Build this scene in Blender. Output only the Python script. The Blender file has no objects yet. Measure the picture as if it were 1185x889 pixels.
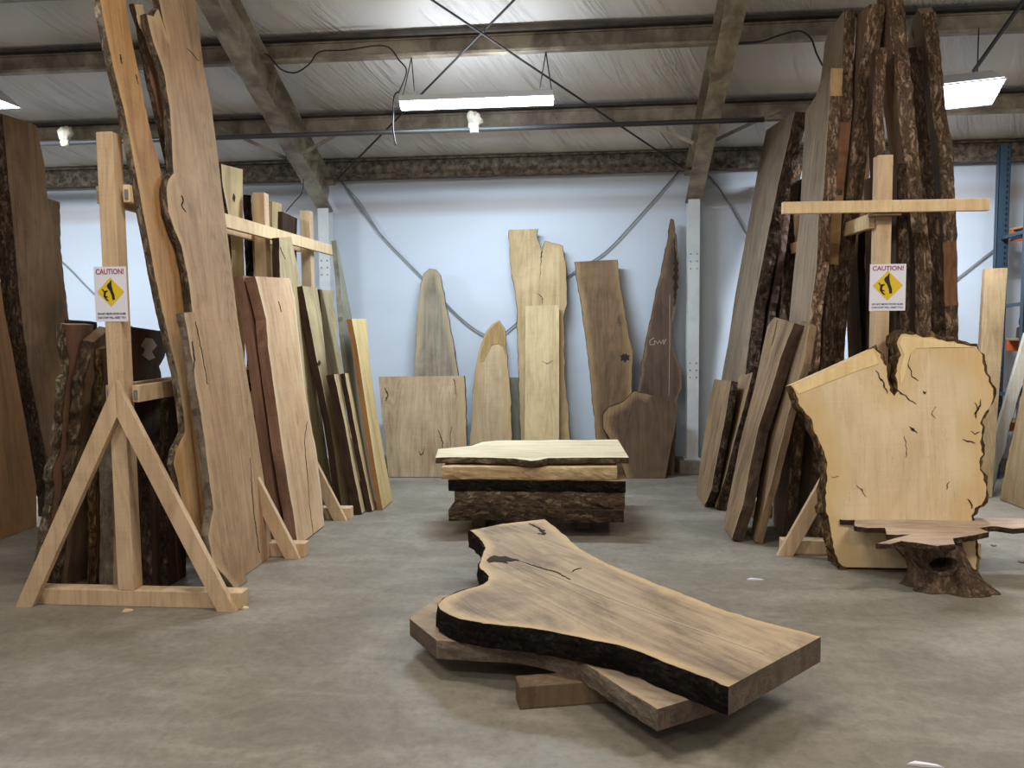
import bpy, bmesh, math, random
from mathutils import Vector, Matrix, noise
from mathutils.geometry import delaunay_2d_cdt
random.seed(7)
C = bpy.context.scene
COL = C.collection
PI = math.pi

# ------------------------------------------------------------------ camera (frame 1185 x 889)
W, H, F = 1185.0, 889.0, 930.0
_y, _p, _r = [math.radians(a) for a in (5.4, 4.37, 0.6)]
CAM = Vector((0, 0, 1.5))
FW = Vector((-math.sin(_y)*math.cos(_p), math.cos(_y)*math.cos(_p), -math.sin(_p)))
_rt = Vector((math.cos(_y), math.sin(_y), 0)); _up = _rt.cross(FW)
RR = _rt*math.cos(_r) - _up*math.sin(_r); UU = _rt*math.sin(_r) + _up*math.cos(_r)
cd = bpy.data.cameras.new('camera'); cam = bpy.data.objects.new('camera', cd); COL.objects.link(cam)
m = Matrix((RR, UU, -FW)).transposed().to_4x4(); m.translation = CAM; cam.matrix_world = m
cd.sensor_fit = 'HORIZONTAL'; cd.sensor_width = 36; cd.lens = 36*F/W; cd.clip_start = .05
C.camera = cam

def ray(x, y): return FW*F + RR*(x-W/2) + UU*(H/2-y)
def on_plane(x, y, pt, n):
    d = ray(x, y); return CAM + d*((pt-CAM).dot(n)/d.dot(n))
def fl(x, y, z=0.0): return on_plane(x, y, Vector((0, 0, z)), Vector((0, 0, 1)))
def oy(x, y, Y): return on_plane(x, y, Vector((0, Y, 0)), Vector((0, 1, 0)))
def ox(x, y, X): return on_plane(x, y, Vector((X, 0, 0)), Vector((1, 0, 0)))
RS = .45
def roofz(Y): return 2.99 + RS*(8-Y)          # underside of the purlins
def onroof(x, y, dz=0): return on_plane(x, y, Vector((0, 8, 2.99+dz)), Vector((0, RS, 1)))

# ------------------------------------------------------------------ materials
def s2l(c):
    return tuple(((v/255)/12.92 if v/255 <= .04045 else (((v/255)+.055)/1.055)**2.4) for v in c) + (1,)
class N:
    def __init__(s, name):
        s.m = bpy.data.materials.new(name); s.m.use_nodes = True
        s.t = s.m.node_tree; s.n = s.t.nodes; s.b = s.n['Principled BSDF']
    def new(s, typ, ins=None, **kw):
        n = s.n.new(typ)
        for k, v in kw.items(): setattr(n, k, v)
        for k, v in (ins or {}).items(): s.put(n.inputs[k], v)
        return n
    def put(s, sock, v):
        if isinstance(v, bpy.types.NodeSocket): s.t.links.new(v, sock)
        else: sock.default_value = v
    def math(s, op, a, b=0.0, clamp=False):
        n = s.n.new('ShaderNodeMath'); n.operation = op; n.use_clamp = clamp
        s.put(n.inputs[0], a); s.put(n.inputs[1], b); return n.outputs[0]
    def mix(s, f, a, b, mode='MIX'):
        n = s.n.new('ShaderNodeMix'); n.data_type = 'RGBA'; n.blend_type = mode
        s.put(n.inputs[0], f); s.put(n.inputs[6], a); s.put(n.inputs[7], b); return n.outputs[2]
    def rng(s, v, a, b, c=0.0, d=1.0):
        n = s.n.new('ShaderNodeMapRange'); s.put(n.inputs[0], v)
        for i, q in enumerate((a, b, c, d)): n.inputs[i+1].default_value = q
        return n.outputs[0]
    def coords(s, scale=(1, 1, 1), rnd=True):
        tc = s.new('ShaderNodeTexCoord')
        v = tc.outputs['Object']
        if rnd:
            oi = s.new('ShaderNodeObjectInfo')
            off = s.new('ShaderNodeVectorMath', operation='SCALE'); off.inputs[0].default_value = (37, 19, 53)
            s.put(off.inputs['Scale'], oi.outputs['Random'])
            ad = s.new('ShaderNodeVectorMath', operation='ADD'); s.put(ad.inputs[0], v); s.put(ad.inputs[1], off.outputs[0]); v = ad.outputs[0]
        return v
    def vmul(s, v, sc):
        n = s.new('ShaderNodeVectorMath', operation='MULTIPLY'); s.put(n.inputs[0], v); n.inputs[1].default_value = sc; return n.outputs[0]
    def noise(s, v, scale=1, detail=4, rough=.55, dist=0):
        return s.new('ShaderNodeTexNoise', {'Vector': v, 'Scale': scale, 'Detail': detail, 'Roughness': rough, 'Distortion': dist}).outputs['Fac']
    def bump(s, h, st, d=.01):
        n = s.new('ShaderNodeBump', {'Height': h, 'Strength': st, 'Distance': d}); s.t.links.new(n.outputs[0], s.b.inputs['Normal'])

M = {}
def wood(name, light, dark, sap=None, sapw=.04, rings=9, rough=.75, blotch=.5, blotchc=None, knots=.25, wscale=1.0, contrast=1.0, streak=.35, desat=.12):
    g = lambda c: tuple(q*(1-desat) + desat*sum(c)/3 for q in c)
    light, dark = g(light), g(dark)
    a = N(name); v = a.coords()
    lc, dc = s2l(light), s2l(dark)
    wob = a.noise(a.vmul(v, (3, 3, 2)), 1, 3, .6)
    n1 = a.noise(a.vmul(v, (3.4*wscale, 3.4*wscale, .5*wscale)), 1, 2.5, .5, .5)
    r = a.math('SINE', a.math('MULTIPLY', n1, rings*2.3*2*PI))
    r = a.rng(r, -1, 1, 0, 1); r = a.math('POWER', r, 2.2)
    fib = a.noise(a.vmul(v, (120, 120, 3.2)), 1, 4, .65)
    mid = a.noise(a.vmul(v, (22, 22, 1.6)), 1, 5, .65, .4)
    saw = a.noise(a.vmul(v, (3, 3, 130)), 1, 2, .5)
    big = a.noise(a.vmul(v, (3.6, 3.6, 1.8)), 1, 6, .68, .7)
    f = a.math('ADD', a.math('MULTIPLY', r, .36*contrast), a.math('ADD', a.math('MULTIPLY', a.rng(mid, .32, .68), .62*contrast), a.math('ADD', a.math('MULTIPLY', a.rng(fib, .3, .7), .3), a.math('MULTIPLY', a.rng(saw, .35, .65), .14))))
    f = a.math('SUBTRACT', f, .16)
    col = a.mix(a.math('MULTIPLY', f, 1, True), lc, dc)
    col = a.mix(a.math('MULTIPLY', a.rng(wob, .42, .62), .35), col, tuple(min(1, x*1.22) for x in lc[:3])+(1,))
    bc = s2l(g(blotchc)) if blotchc else tuple(x*.5 for x in dc[:3])+(1,)
    col = a.mix(a.math('MULTIPLY', a.rng(big, .48, .70), blotch), col, bc)
    st = a.noise(a.vmul(v, (11, 11, .7)), 1, 4, .6, .6)
    col = a.mix(a.math('MULTIPLY', a.rng(st, .56, .68), streak), col, tuple(x*.55 for x in dc[:3])+(1,))
    chk = a.noise(a.vmul(v, (46, 46, 1.5)), 1, 4, .6, .8)
    ck_ = a.math('MULTIPLY', a.rng(a.math('ABSOLUTE', a.math('SUBTRACT', chk, .5)), .008, .0, 0, 1), a.rng(big, .42, .56))
    col = a.mix(a.math('MULTIPLY', ck_, .55), col, tuple(x*.3 for x in dc[:3])+(1,))
    spk = a.noise(a.vmul(v, (60, 60, 30)), 1, 3, .7)
    col = a.mix(a.math('MULTIPLY', a.rng(spk, .66, .74), .5), col, tuple(x*.35 for x in dc[:3])+(1,))
    if knots > 0:
        vo = a.new('ShaderNodeTexVoronoi', {'Vector': a.vmul(v, (3.1, 3.1, 1.5)), 'Scale': 1.0})
        kd = a.math('ADD', vo.outputs['Distance'], a.math('MULTIPLY', a.math('SUBTRACT', mid, .5), .08))
        col = a.mix(a.math('MULTIPLY', a.rng(kd, .11, .05), knots), col, tuple(x*.25 for x in dc[:3])+(1,))
    if sap:
        at = a.new('ShaderNodeAttribute', attribute_name='edge_dist')
        d = a.math('ADD', at.outputs['Fac'], a.math('ADD', a.math('MULTIPLY', a.math('SUBTRACT', wob, .5), sapw*2.6), a.math('MULTIPLY', a.math('SUBTRACT', mid, .5), -.05)))
        sc = a.mix(a.math('MULTIPLY', f, .7, True), s2l(g(sap)), lc)
        col = a.mix(a.rng(d, sapw*.4, sapw*1.5, .85, 0), col, a.mix(a.math('MULTIPLY', a.rng(big, .5, .7), blotch*.6), sc, dc))
    a.put(a.b.inputs['Base Color'], col); a.b.inputs['Roughness'].default_value = rough
    a.b.inputs['Specular IOR Level'].default_value = .25
    a.bump(a.math('ADD', a.math('MULTIPLY', fib, .6), a.math('ADD', a.math('MULTIPLY', mid, .8), a.math('MULTIPLY', saw, .3))), .5, .005)
    M[name] = a.m
def barkm(name, c1, c2, c3, st=1.0, scale=1.0, patch=None, crk=.7):
    a = N(name); v0 = a.coords()
    wn = a.new('ShaderNodeTexNoise', {'Vector': v0, 'Scale': 9.0, 'Detail': 3.0})
    ad = a.new('ShaderNodeVectorMath', operation='MULTIPLY_ADD'); a.put(ad.inputs[0], wn.outputs['Color']); ad.inputs[1].default_value = (.05, .05, .09); a.put(ad.inputs[2], v0); v = ad.outputs[0]
    n1 = a.noise(a.vmul(v, (34*scale, 34*scale, 12*scale)), 1, 7, .72, .4)
    rd = a.noise(a.vmul(v, (30*scale, 30*scale, 9*scale)), 1, 7, .75, .3)
    rg = a.math('ABSOLUTE', a.math('SUBTRACT', rd, .5))
    big = a.noise(a.vmul(v0, (5, 5, 2.2)), 1, 5, .65, .6); fine = a.noise(v, 110*scale, 3, .7)
    col = a.mix(a.rng(n1, .36, .66), s2l(c2), s2l(c1))
    col = a.mix(a.rng(big, .5, .66), col, a.mix(a.rng(n1, .3, .7), s2l(c2), s2l(c3)))
    col = a.mix(a.rng(rg, .0, .035, crk, 0), col, tuple(x*.3 for x in s2l(c2)[:3])+(1,))
    col = a.mix(a.math('MULTIPLY', a.rng(fine, .55, .75), .35), col, tuple(min(1, x*1.5) for x in s2l(c1)[:3])+(1,))
    if patch:
        p = a.noise(a.vmul(v, (7, 7, 5)), 1, 4, .6)
        col = a.mix(a.rng(p, .56, .64), col, s2l(patch))
    a.put(a.b.inputs['Base Color'], col); a.b.inputs['Roughness'].default_value = .9
    a.b.inputs['Specular IOR Level'].default_value = .12
    a.bump(a.math('ADD', n1, a.math('MULTIPLY', a.rng(rg, 0, .07), .8)), st, .014)
    M[name] = a.m
def plain(name, c, rough=.6, metal=0, emit=None, est=0, nz=0, nsc=8, c2=None, bump=0):
    a = N(name); a.b.inputs['Base Color'].default_value = s2l(c); a.b.inputs['Roughness'].default_value = rough; a.b.inputs['Metallic'].default_value = metal
    if nz or c2:
        v = a.coords(rnd=False); n = a.noise(v, nsc, 5, .65, .3)
        a.put(a.b.inputs['Base Color'], a.mix(a.math('MULTIPLY', a.rng(n, .4, .65), nz), s2l(c), s2l(c2 or [q*.5 for q in c])))
        if bump: a.bump(n, bump, .01)
    if emit:
        a.b.inputs['Emission Color'].default_value = s2l(emit); a.b.inputs['Emission Strength'].default_value = est
    M[name] = a.m

wood('pine', (214, 184, 146), (184, 150, 112), rings=5, blotch=.2, blotchc=(170, 136, 100), knots=.8, rough=.7, streak=.1)
wood('pine_pale', (230, 202, 156), (206, 170, 122), rings=5, blotch=.1, knots=.8, rough=.7, streak=.1)
wood('big', (190, 155, 116), (150, 116, 82), sap=(206, 172, 126), sapw=.03, rings=8, blotch=.3, contrast=.9)
wood('amber', (188, 142, 88), (144, 100, 58), sap=(200, 160, 104), sapw=.03, rings=6, blotch=.45, blotchc=(150, 104, 40))
wood('farbrown', (138, 108, 74), (98, 74, 50), rings=5, blotch=.55, contrast=.8)
wood('fartan', (168, 126, 80), (134, 96, 56), rings=4, blotch=.3, contrast=.7)
wood('cream', (216, 182, 142), (186, 148, 108), sap=(226, 200, 160), sapw=.03, rings=5, blotch=.3, blotchc=(176, 120, 70))
wood('redbrown', (152, 112, 88), (114, 82, 64), rings=4, blotch=.3)
wood('maple', (196, 172, 124), (168, 140, 94), sap=(206, 186, 140), sapw=.02, rings=6, blotch=.25)
wood('olive', (184, 166, 124), (150, 130, 92), rings=6, blotch=.3)
wood('honey', (204, 180, 122), (178, 150, 94), sap=(214, 192, 140), rings=6, blotch=.15)
wood('orangeedge', (180, 132, 80), (150, 104, 60), rings=4, blotch=.1)
wood('darkedge', (78, 54, 40), (44, 30, 22), rings=6, blotch=.5)
wood('square', (186, 164, 130), (150, 124, 92), sap=(170, 140, 92), sapw=.06, rings=14, blotch=.3, blotchc=(110, 84, 60), contrast=1.1)
wood('greywood', (150, 140, 120), (110, 98, 80), sap=(178, 158, 116), sapw=.045, rings=7, blotch=.5, blotchc=(84, 78, 66))
wood('pointed', (188, 166, 130), (158, 134, 98), sap=(160, 128, 72), sapw=.05, rings=6, blotch=.35, blotchc=(132, 112, 84))
wood('sapbrown', (170, 140, 88), (138, 110, 64), rings=6, blotch=.3)
wood('slate', (128, 126, 110), (98, 94, 80), rings=5, blotch=.2)
wood('split', (194, 170, 126), (160, 132, 90), sap=(160, 128, 84), sapw=.03, rings=6, blotch=.3, blotchc=(130, 104, 70))
wood('plank', (208, 186, 140), (180, 154, 110), rings=7, blotch=.3, blotchc=(160, 128, 90))
wood('walnut', (128, 100, 70), (92, 70, 50), sap=(156, 130, 88), sapw=.045, rings=8, blotch=.5, knots=.5)
wood('walnutdark', (104, 82, 68), (74, 57, 48), sap=(140, 114, 84), sapw=.022, rings=7, blotch=.45)
wood('walnutsap', (110, 86, 66), (80, 62, 48), sap=(164, 134, 90), sapw=.055, rings=7, blotch=.4)
wood('stacktop', (206, 192, 160), (180, 162, 128), sap=(218, 204, 172), rings=5, blotch=.15)
wood('yellow', (204, 178, 134), (158, 126, 86), rings=9, blotch=.35, blotchc=(140, 96, 40))
wood('fgtop', (176, 154, 122), (134, 113, 90), sap=(204, 172, 122), sapw=.042, rings=8, blotch=.7, blotchc=(94, 78, 70), rough=.62, contrast=1.0, streak=.5)
wood('fglow', (164, 144, 118), (122, 104, 88), sap=(176, 146, 106), sapw=.02, rings=6, blotch=.4)
wood('endgrain', (116, 98, 84), (76, 62, 52), rings=10, blotch=.4, wscale=2)
wood('burl', (226, 202, 162), (206, 176, 132), sap=(212, 172, 104), sapw=.10, rings=5, blotch=.35, blotchc=(196, 160, 110), contrast=.7, rough=.6, streak=.1, knots=.3)
wood('burltop', (238, 212, 156), (224, 188, 124), rings=4, blotch=.1, streak=.05)
wood('drift', (196, 174, 150), (150, 122, 100), rings=9, blotch=.4, blotchc=(120, 92, 74))
wood('rgrey', (152, 132, 110), (114, 97, 80), sap=(158, 136, 104), sapw=.02, rings=7, blotch=.25)
wood('rbrown', (146, 118, 90), (104, 80, 60), rings=5, blotch=.4)
wood('rsmall', (158, 130, 96), (110, 86, 62), sap=(170, 142, 104), sapw=.02, rings=7, blotch=.5)
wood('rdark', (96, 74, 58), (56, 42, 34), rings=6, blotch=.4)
wood('rtan', (170, 144, 104), (136, 110, 76), rings=7, blotch=.25)
wood('palegrey', (196, 188, 172), (166, 156, 138), rings=6, blotch=.15)
wood('blockwood', (134, 110, 84), (100, 80, 60), rings=4, blotch=.4)
wood('debarked', (150, 104, 70), (110, 72, 48), rings=6, blotch=.3)
wood('yellowpatch', (190, 154, 104), (150, 112, 70), rings=5, blotch=.1)
barkm('bark', (196, 168, 140), (114, 90, 72), (156, 124, 98), scale=.9)
barkm('barkdark', (124, 102, 84), (60, 48, 40), (94, 70, 54))
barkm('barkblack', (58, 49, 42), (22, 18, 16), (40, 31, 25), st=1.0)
barkm('barkpale', (160, 144, 122), (104, 86, 68), (128, 98, 72), scale=.8, patch=(176, 166, 146))
barkm('barklog', (146, 124, 104), (92, 72, 58), (112, 82, 62), scale=.7)
barkm('barkgrey', (144, 124, 104), (84, 68, 56), (144, 116, 86), scale=.6, crk=.5)
barkm('barkgold', (150, 122, 82), (84, 62, 42), (54, 40, 30), scale=.7)
barkm('barkstump', (138, 116, 98), (78, 62, 52), (104, 82, 66), scale=.4, st=.8, crk=.5)
barkm('edgegrey', (142, 130, 116), (96, 84, 74), (126, 106, 86), scale=.5, st=.5, crk=.3)
plain('crack', (40, 28, 20), .9)
plain('chalk', (200, 186, 170), .9)
plain('steel', (116, 104, 90), .5, 0, nz=1.0, nsc=3.6, c2=(176, 166, 146))
plain('steelshade', (58, 52, 48), .6, 0, nz=.7, nsc=4, c2=(98, 88, 74))  # dark steel tone, shadow line along the purlin tops put into the colour
plain('eave', (66, 58, 50), .8, 0, nz=.9, nsc=16, c2=(140, 126, 108), bump=.4)
plain('whitepaint', (208, 212, 214), .5, nz=.15, nsc=5)
plain('darkmetal', (46, 44, 44), .5)
plain('pipe', (70, 70, 70), .4, .3)
plain('galv', (150, 156, 158), .35, .8)
plain('plastic', (214, 208, 190), .5)
plain('cable', (120, 124, 130), .5)
plain('cord', (34, 28, 28), .6)
plain('paper', (226, 224, 236), .6)
plain('signyellow', (224, 190, 30), .6)
plain('signblack', (22, 20, 20), .6)
plain('signred', (150, 60, 84), .6)
plain('signblue', (60, 66, 110), .6)
plain('rackblue', (40, 62, 76), .45, nz=.3, nsc=14)
a = N('rackslots'); v = a.coords(rnd=False); sp = a.new('ShaderNodeSeparateXYZ', {'Vector': v})
fz = a.math('FRACT', a.math('MULTIPLY', sp.outputs[2], 20)); kz = a.math('MULTIPLY', a.math('GREATER_THAN', fz, .45), a.math('COMPARE', sp.outputs[0], .024)); kz.node.inputs[1].links[0].from_node.inputs[2].default_value = .008
a.put(a.b.inputs['Base Color'], a.mix(kz, s2l((40, 62, 76)), s2l((10, 14, 18)))); a.b.inputs['Roughness'].default_value = .5; M['rackslots'] = a.m
plain('rackorange', (190, 92, 44), .5)
plain('hole', (12, 14, 16), .8)
plain('fixture', (196, 200, 204), .4)
plain('tube', (255, 255, 255), .4, emit=(226, 238, 255), est=16)
plain('panel', (255, 255, 255), .4, emit=(226, 236, 255), est=16)
plain('bolt', (60, 60, 60), .4, .6)

# concrete floor
a = N('concrete'); v = a.coords(rnd=False)
n1 = a.noise(v, .55, 6, .6, .6); n2 = a.noise(v, 2.2, 8, .68, .5); n3 = a.noise(v, 26, 6, .75); n4 = a.noise(a.vmul(v, (1, 2.6, 1)), 1.3, 6, .6, .8)
col = a.mix(a.rng(n1, .35, .65), s2l((120, 113, 100)), s2l((144, 138, 126)))
col = a.mix(a.math('MULTIPLY', a.rng(n2, .45, .72), .55), col, s2l((96, 88, 76)))
col = a.mix(a.math('MULTIPLY', a.rng(n4, .5, .72), .5), col, s2l((112, 106, 96)))
col = a.mix(a.math('MULTIPLY', a.rng(n4, .50, .32), .4), col, s2l((168, 162, 150)))
col = a.mix(a.math('MULTIPLY', a.rng(n3, .42, .68), .4), col, s2l((84, 79, 74)))
n5 = a.noise(v, 12, 7, .72, .4)
col = a.mix(a.math('MULTIPLY', a.rng(n5, .5, .72), .22), col, s2l((160, 155, 146)))
col = a.mix(a.math('MULTIPLY', a.rng(n5, .45, .28), .3), col, s2l((92, 84, 76)))
vo = a.new('ShaderNodeTexVoronoi', {'Vector': v, 'Scale': 9.0})
col = a.mix(a.math('MULTIPLY', a.rng(vo.outputs['Distance'], .045, .02), .5), col, s2l((70, 62, 56)))
a.put(a.b.inputs['Base Color'], col)
a.put(a.b.inputs['Roughness'], a.rng(n2, .3, .7, .42, .66)); a.b.inputs['Specular IOR Level'].default_value = .35
a.bump(a.math('ADD', n3, n2), .12, .004); M['concrete'] = a.m
# vinyl-faced insulation on wall
a = N('wallsheet'); v = a.coords(rnd=False)
n1 = a.noise(a.vmul(v, (.7, .7, 2.0)), 1, 3, .5); n2 = a.noise(a.vmul(v, (9, 9, .8)), 1, 4, .5)
sp = a.new('ShaderNodeSeparateXYZ', {'Vector': v})
col = a.mix(a.math('MULTIPLY', a.rng(n1, .4, .7), .35), s2l((196, 206, 218)), s2l((180, 188, 196)))
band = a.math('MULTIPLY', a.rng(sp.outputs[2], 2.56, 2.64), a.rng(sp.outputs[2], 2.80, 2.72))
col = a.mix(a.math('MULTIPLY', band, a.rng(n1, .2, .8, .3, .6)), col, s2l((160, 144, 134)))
a.put(a.b.inputs['Base Color'], col); a.b.inputs['Roughness'].default_value = .5
a.bump(n2, .12, .02); M['wallsheet'] = a.m
# vinyl-faced insulation on roof
a = N('roofsheet'); v = a.coords(rnd=False)
rot = a.new('ShaderNodeMapping', {'Vector': v}); rot.inputs['Rotation'].default_value = (0, 0, .5)
n2 = a.noise(a.vmul(rot.outputs[0], (22, 2.0, 2.0)), 1, 4, .6, .8); n1 = a.noise(v, 1.2, 4, .6)
vs = a.noise(a.vmul(rot.outputs[0], (2.5, .6, .6)), 1, 2, .5)
hgt = a.math('MULTIPLY', n2, a.rng(vs, .4, .6))
col = a.mix(a.math('MULTIPLY', a.rng(n1, .4, .7), .4), s2l((226, 222, 216)), s2l((200, 194, 186)))
a.put(a.b.inputs['Base Color'], col); a.b.inputs['Roughness'].default_value = .38
a.bump(hgt, 1.0, .045); M['roofsheet'] = a.m

# ------------------------------------------------------------------ object helpers
USED = {}
def link(o, parent=None):
    COL.objects.link(o)
    if parent is not None: o.parent = parent
    return o
def mesh_obj(name, bm, mat, parent=None, smooth=False, mats=None):
    me = bpy.data.meshes.new(name); bm.normal_update(); bm.to_mesh(me); bm.free()
    for q in (mats or [mat]): me.materials.append(M[q])
    if smooth:
        for p in me.polygons: p.use_smooth = True
    return link(bpy.data.objects.new(name, me), parent)
def tag(o, label, cat, group=None):
    o['label'] = label; o['category'] = cat; o['kind'] = 'thing'
    if group: o['group'] = group
    return o
def struct(o, label=None):
    o['kind'] = 'structure'
    if label: o['label'] = label
    return o
def empty(name, loc, label, cat, group=None, rot=None):
    o = bpy.data.objects.new(name, None); o.empty_display_size = .1; link(o)
    mm = (rot.to_4x4() if rot else Matrix.Identity(4)); mm.translation = loc; o.matrix_world = mm
    return tag(o, label, cat, group)
def box(bm, x0, x1, y0, y1, z0, z1, bev=0.0, mat=None):
    vs = [bm.verts.new((x, y, z)) for x in (x0, x1) for y in (y0, y1) for z in (z0, z1)]
    fs = [bm.faces.new([vs[i] for i in q]) for q in ((0, 1, 3, 2), (4, 6, 7, 5), (0, 4, 5, 1), (2, 3, 7, 6), (0, 2, 6, 4), (1, 5, 7, 3))]
    if mat is not None: bmesh.ops.transform(bm, matrix=mat, verts=vs)
    if bev:
        es = list({e for f in fs for e in f.edges}); bmesh.ops.bevel(bm, geom=es, offset=bev, segments=2, affect='EDGES', profile=.5)
def bar(bm, A, B, w, h, up=Vector((0, 0, 1)), bev=.004):
    """rectangular bar from A to B; w across, h along 'up'"""
    A, B = Vector(A), Vector(B); d = (B-A); L = d.length; z = d.normalized()
    x = z.cross(up).normalized(); y = x.cross(z)*-1
    mt = Matrix((x, y, z)).transposed().to_4x4(); mt.translation = A
    box(bm, -w/2, w/2, -h/2, h/2, 0, L, bev, mt)
def tube(bm, pts, r, n=8):
    pts = [Vector(p) for p in pts]; rings = []
    for i, p in enumerate(pts):
        t = (pts[min(i+1, len(pts)-1)] - pts[max(i-1, 0)]).normalized()
        u = t.orthogonal().normalized() if i == 0 else (u - t*u.dot(t)).normalized()
        w = t.cross(u); rings.append([bm.verts.new(p + (u*math.cos(2*PI*k/n) + w*math.sin(2*PI*k/n))*r) for k in range(n)])
    for a_, b_ in zip(rings, rings[1:]):
        for k in range(n): bm.faces.new((a_[k], a_[(k+1) % n], b_[(k+1) % n], b_[k]))
    bm.faces.new(rings[0][::-1]); bm.faces.new(rings[-1])
def smooth_pts(pts, n=6):
    pts = [Vector(p) for p in pts]; P = [pts[0]] + pts + [pts[-1]]; out = []
    for i in range(1, len(P)-2):
        for k in range(n):
            t = k/n; a_, b_, c_, d_ = P[i-1:i+3]
            out.append(.5*((2*b_) + (c_-a_)*t + (2*a_-5*b_+4*c_-d_)*t*t + (3*b_-a_-3*c_+d_)*t**3))
    out.append(pts[-1]); return out
def prism(bm, poly, frame, y0, y1):
    """extrude 2D polygon (x,z) in frame from local y0 to y1"""
    f = [bm.verts.new(frame @ Vector((p[0], y0, p[1]))) for p in poly]
    b = [bm.verts.new(frame @ Vector((p[0], y1, p[1]))) for p in poly]
    bm.faces.new(f); bm.faces.new(b[::-1]); n = len(poly)
    for i in range(n): bm.faces.new((f[i], b[i], b[(i+1) % n], f[(i+1) % n]))

# ------------------------------------------------------------------ the slab builder
SEED = [0]
def nz(p, s): return noise.noise(Vector(p)*s)
def inside(p, poly):
    c = False; n = len(poly)
    for i in range(n):
        a_, b_ = poly[i], poly[(i+1) % n]
        if (a_[1] > p[1]) != (b_[1] > p[1]) and p[0] < (b_[0]-a_[0])*(p[1]-a_[1])/(b_[1]-a_[1])+a_[0]: c = not c
    return c
def segd(p, a_, b_):
    ab = b_-a_; l = ab.length_squared
    t = 0 if l == 0 else max(0, min(1, (p-a_).dot(ab)/l)); return (p-(a_+ab*t)).length
def slab(label, near, far=None, plane=('x', 0, 0), t=.06, mat='big', live='nf', bark='bark', side=None, w=None,
         name='live_edge_slab', cat='wood slab', floor=True, lift=0.0, amp=.007, bamp=.012, step=.035, edge='bark_edge',
         marks=(), group=None, grain=None, back_in=0.0, endmat=None, bare='', patches=()):
    """near/far: the slab's two long edges, top to bottom, as seen in the photo, on its own plane; body goes away by t.
    plane ('x',X0,k): X=X0+k z   ('y',Y0,k): Y=Y0+k z   ('z',h): horizontal top face at height h"""
    SEED[0] += 1; sd = Vector((SEED[0]*3.7, SEED[0]*1.3, SEED[0]*7.1))
    if plane[0] == 'x':
        k = plane[2]; pt = Vector((plane[1], 0, 0)); s = side if side is not None else (-1 if plane[1] < 0 else 1)
        up = Vector((k, 0, 1)).normalized(); hx = Vector((0, 1, 0)); body = Vector((1, 0, -k)).normalized()*s
    elif plane[0] == 'y':
        k = plane[2]; pt = Vector((0, plane[1], 0)); up = Vector((0, k, 1)).normalized(); hx = Vector((1, 0, 0)); body = Vector((0, 1, -k)).normalized()
    elif plane[0] == 'p':       # general: point, horizontal direction, lean vector
        pt, hx, up = plane[1], plane[2].normalized(), plane[3].normalized(); body = up.cross(hx)*-1
        up = (up - hx*up.dot(hx)).normalized(); body = up.cross(hx)*-1
        if body.y < 0: body = -body
    else:
        pt = Vector((0, 0, plane[1])); up = (grain or Vector((1, 0, 0))).normalized(); body = Vector((0, 0, -1)); hx = up.cross(body).normalized()
    nrm = body
    dn = max(0, -body.z*t) + lift
    def U(p):
        if len(p) == 3 and not isinstance(p, tuple): return Vector(p)
        return on_plane(p[0], p[1], pt, nrm)
    nw = [U(p) for p in near]
    if far: fw = [U(p) for p in far]
    else: fw = [p + hx*w for p in nw]
    if plane[0] in 'xyp' and floor:
        for lst in (nw, fw):
            q = lst[-1]; lst[-1] = q + up*((dn - q.z)/up.z)
    base = (nw[-1]+fw[-1])/2
    ry = body; rz = up; rx = ry.cross(rz)
    R = Matrix((rx, ry, rz)).transposed(); Ri = R.inverted()
    l2 = lambda q: Vector(((Ri @ (q-base)).x, (Ri @ (q-base)).z))
    nl = [l2(q) for q in nw]; fll = [l2(q) for q in fw]
    # assemble loop: near top->bottom, bottom cut, far bottom->top, top cut
    segs = []
    for i in range(len(nl)-1): segs.append((nl[i], nl[i+1], 'n' in live))
    segs.append((nl[-1], fll[-1], 'b' in live))
    for i in range(len(fll)-1, 0, -1): segs.append((fll[i], fll[i-1], 'f' in live))
    segs.append((fll[0], nl[0], 't' in live))
    segs = [g for g in segs if (g[0]-g[1]).length > 1e-4]
    loop = []; lv = []
    area = sum(a_.x*b_.y-b_.x*a_.y for a_, b_, _ in segs); sgn = 1 if area > 0 else -1
    for a_, b_, l in segs:
        n = max(1, int((b_-a_).length/(step if l else step*3)))
        d = (b_-a_).normalized(); o = Vector((d.y, -d.x))*sgn
        for i in range(n):
            p = a_.lerp(b_, i/n)
            if l and i > 0:
                q = Vector((p.x, p.y, 0))+sd
                p = p + o*(amp*(nz(q, 9)*1.4 + nz(q, 31)*.8))
            loop.append(p); lv.append(l)
    n = len(loop)
    # body mesh with inner triangulation
    xs = [p.x for p in loop]; ys = [p.y for p in loop]
    g = max(.05, min(.09, (max(xs)-min(xs))/4)); inner = []
    liveseg = [(a_, b_) for a_, b_, l in segs if l]
    yy = min(ys)+g*.5
    while yy < max(ys):
        xx = min(xs)+g*.5
        while xx < max(xs):
            p = Vector((xx, yy))
            if inside(p, loop) and min(segd(p, loop[i], loop[(i+1) % n]) for i in range(n)) > g*.33: inner.append(p)
            xx += g
        yy += g
    allp = loop + inner
    vo_, eo_, fo_, ov, _, _ = delaunay_2d_cdt(allp, [(i, (i+1) % n) for i in range(n)], [list(range(n))], 1, 1e-5)
    bm = bmesh.new(); dist = {}
    sink = lambda p: .0025*nz(Vector((p.x, p.y, 1))+sd, 5)
    fv = [bm.verts.new((p.x, sink(p), p.y)) for p in vo_]
    if back_in:
        cx = sum(xs)/n; cyy = sum(ys)/n
    bk = []
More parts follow.
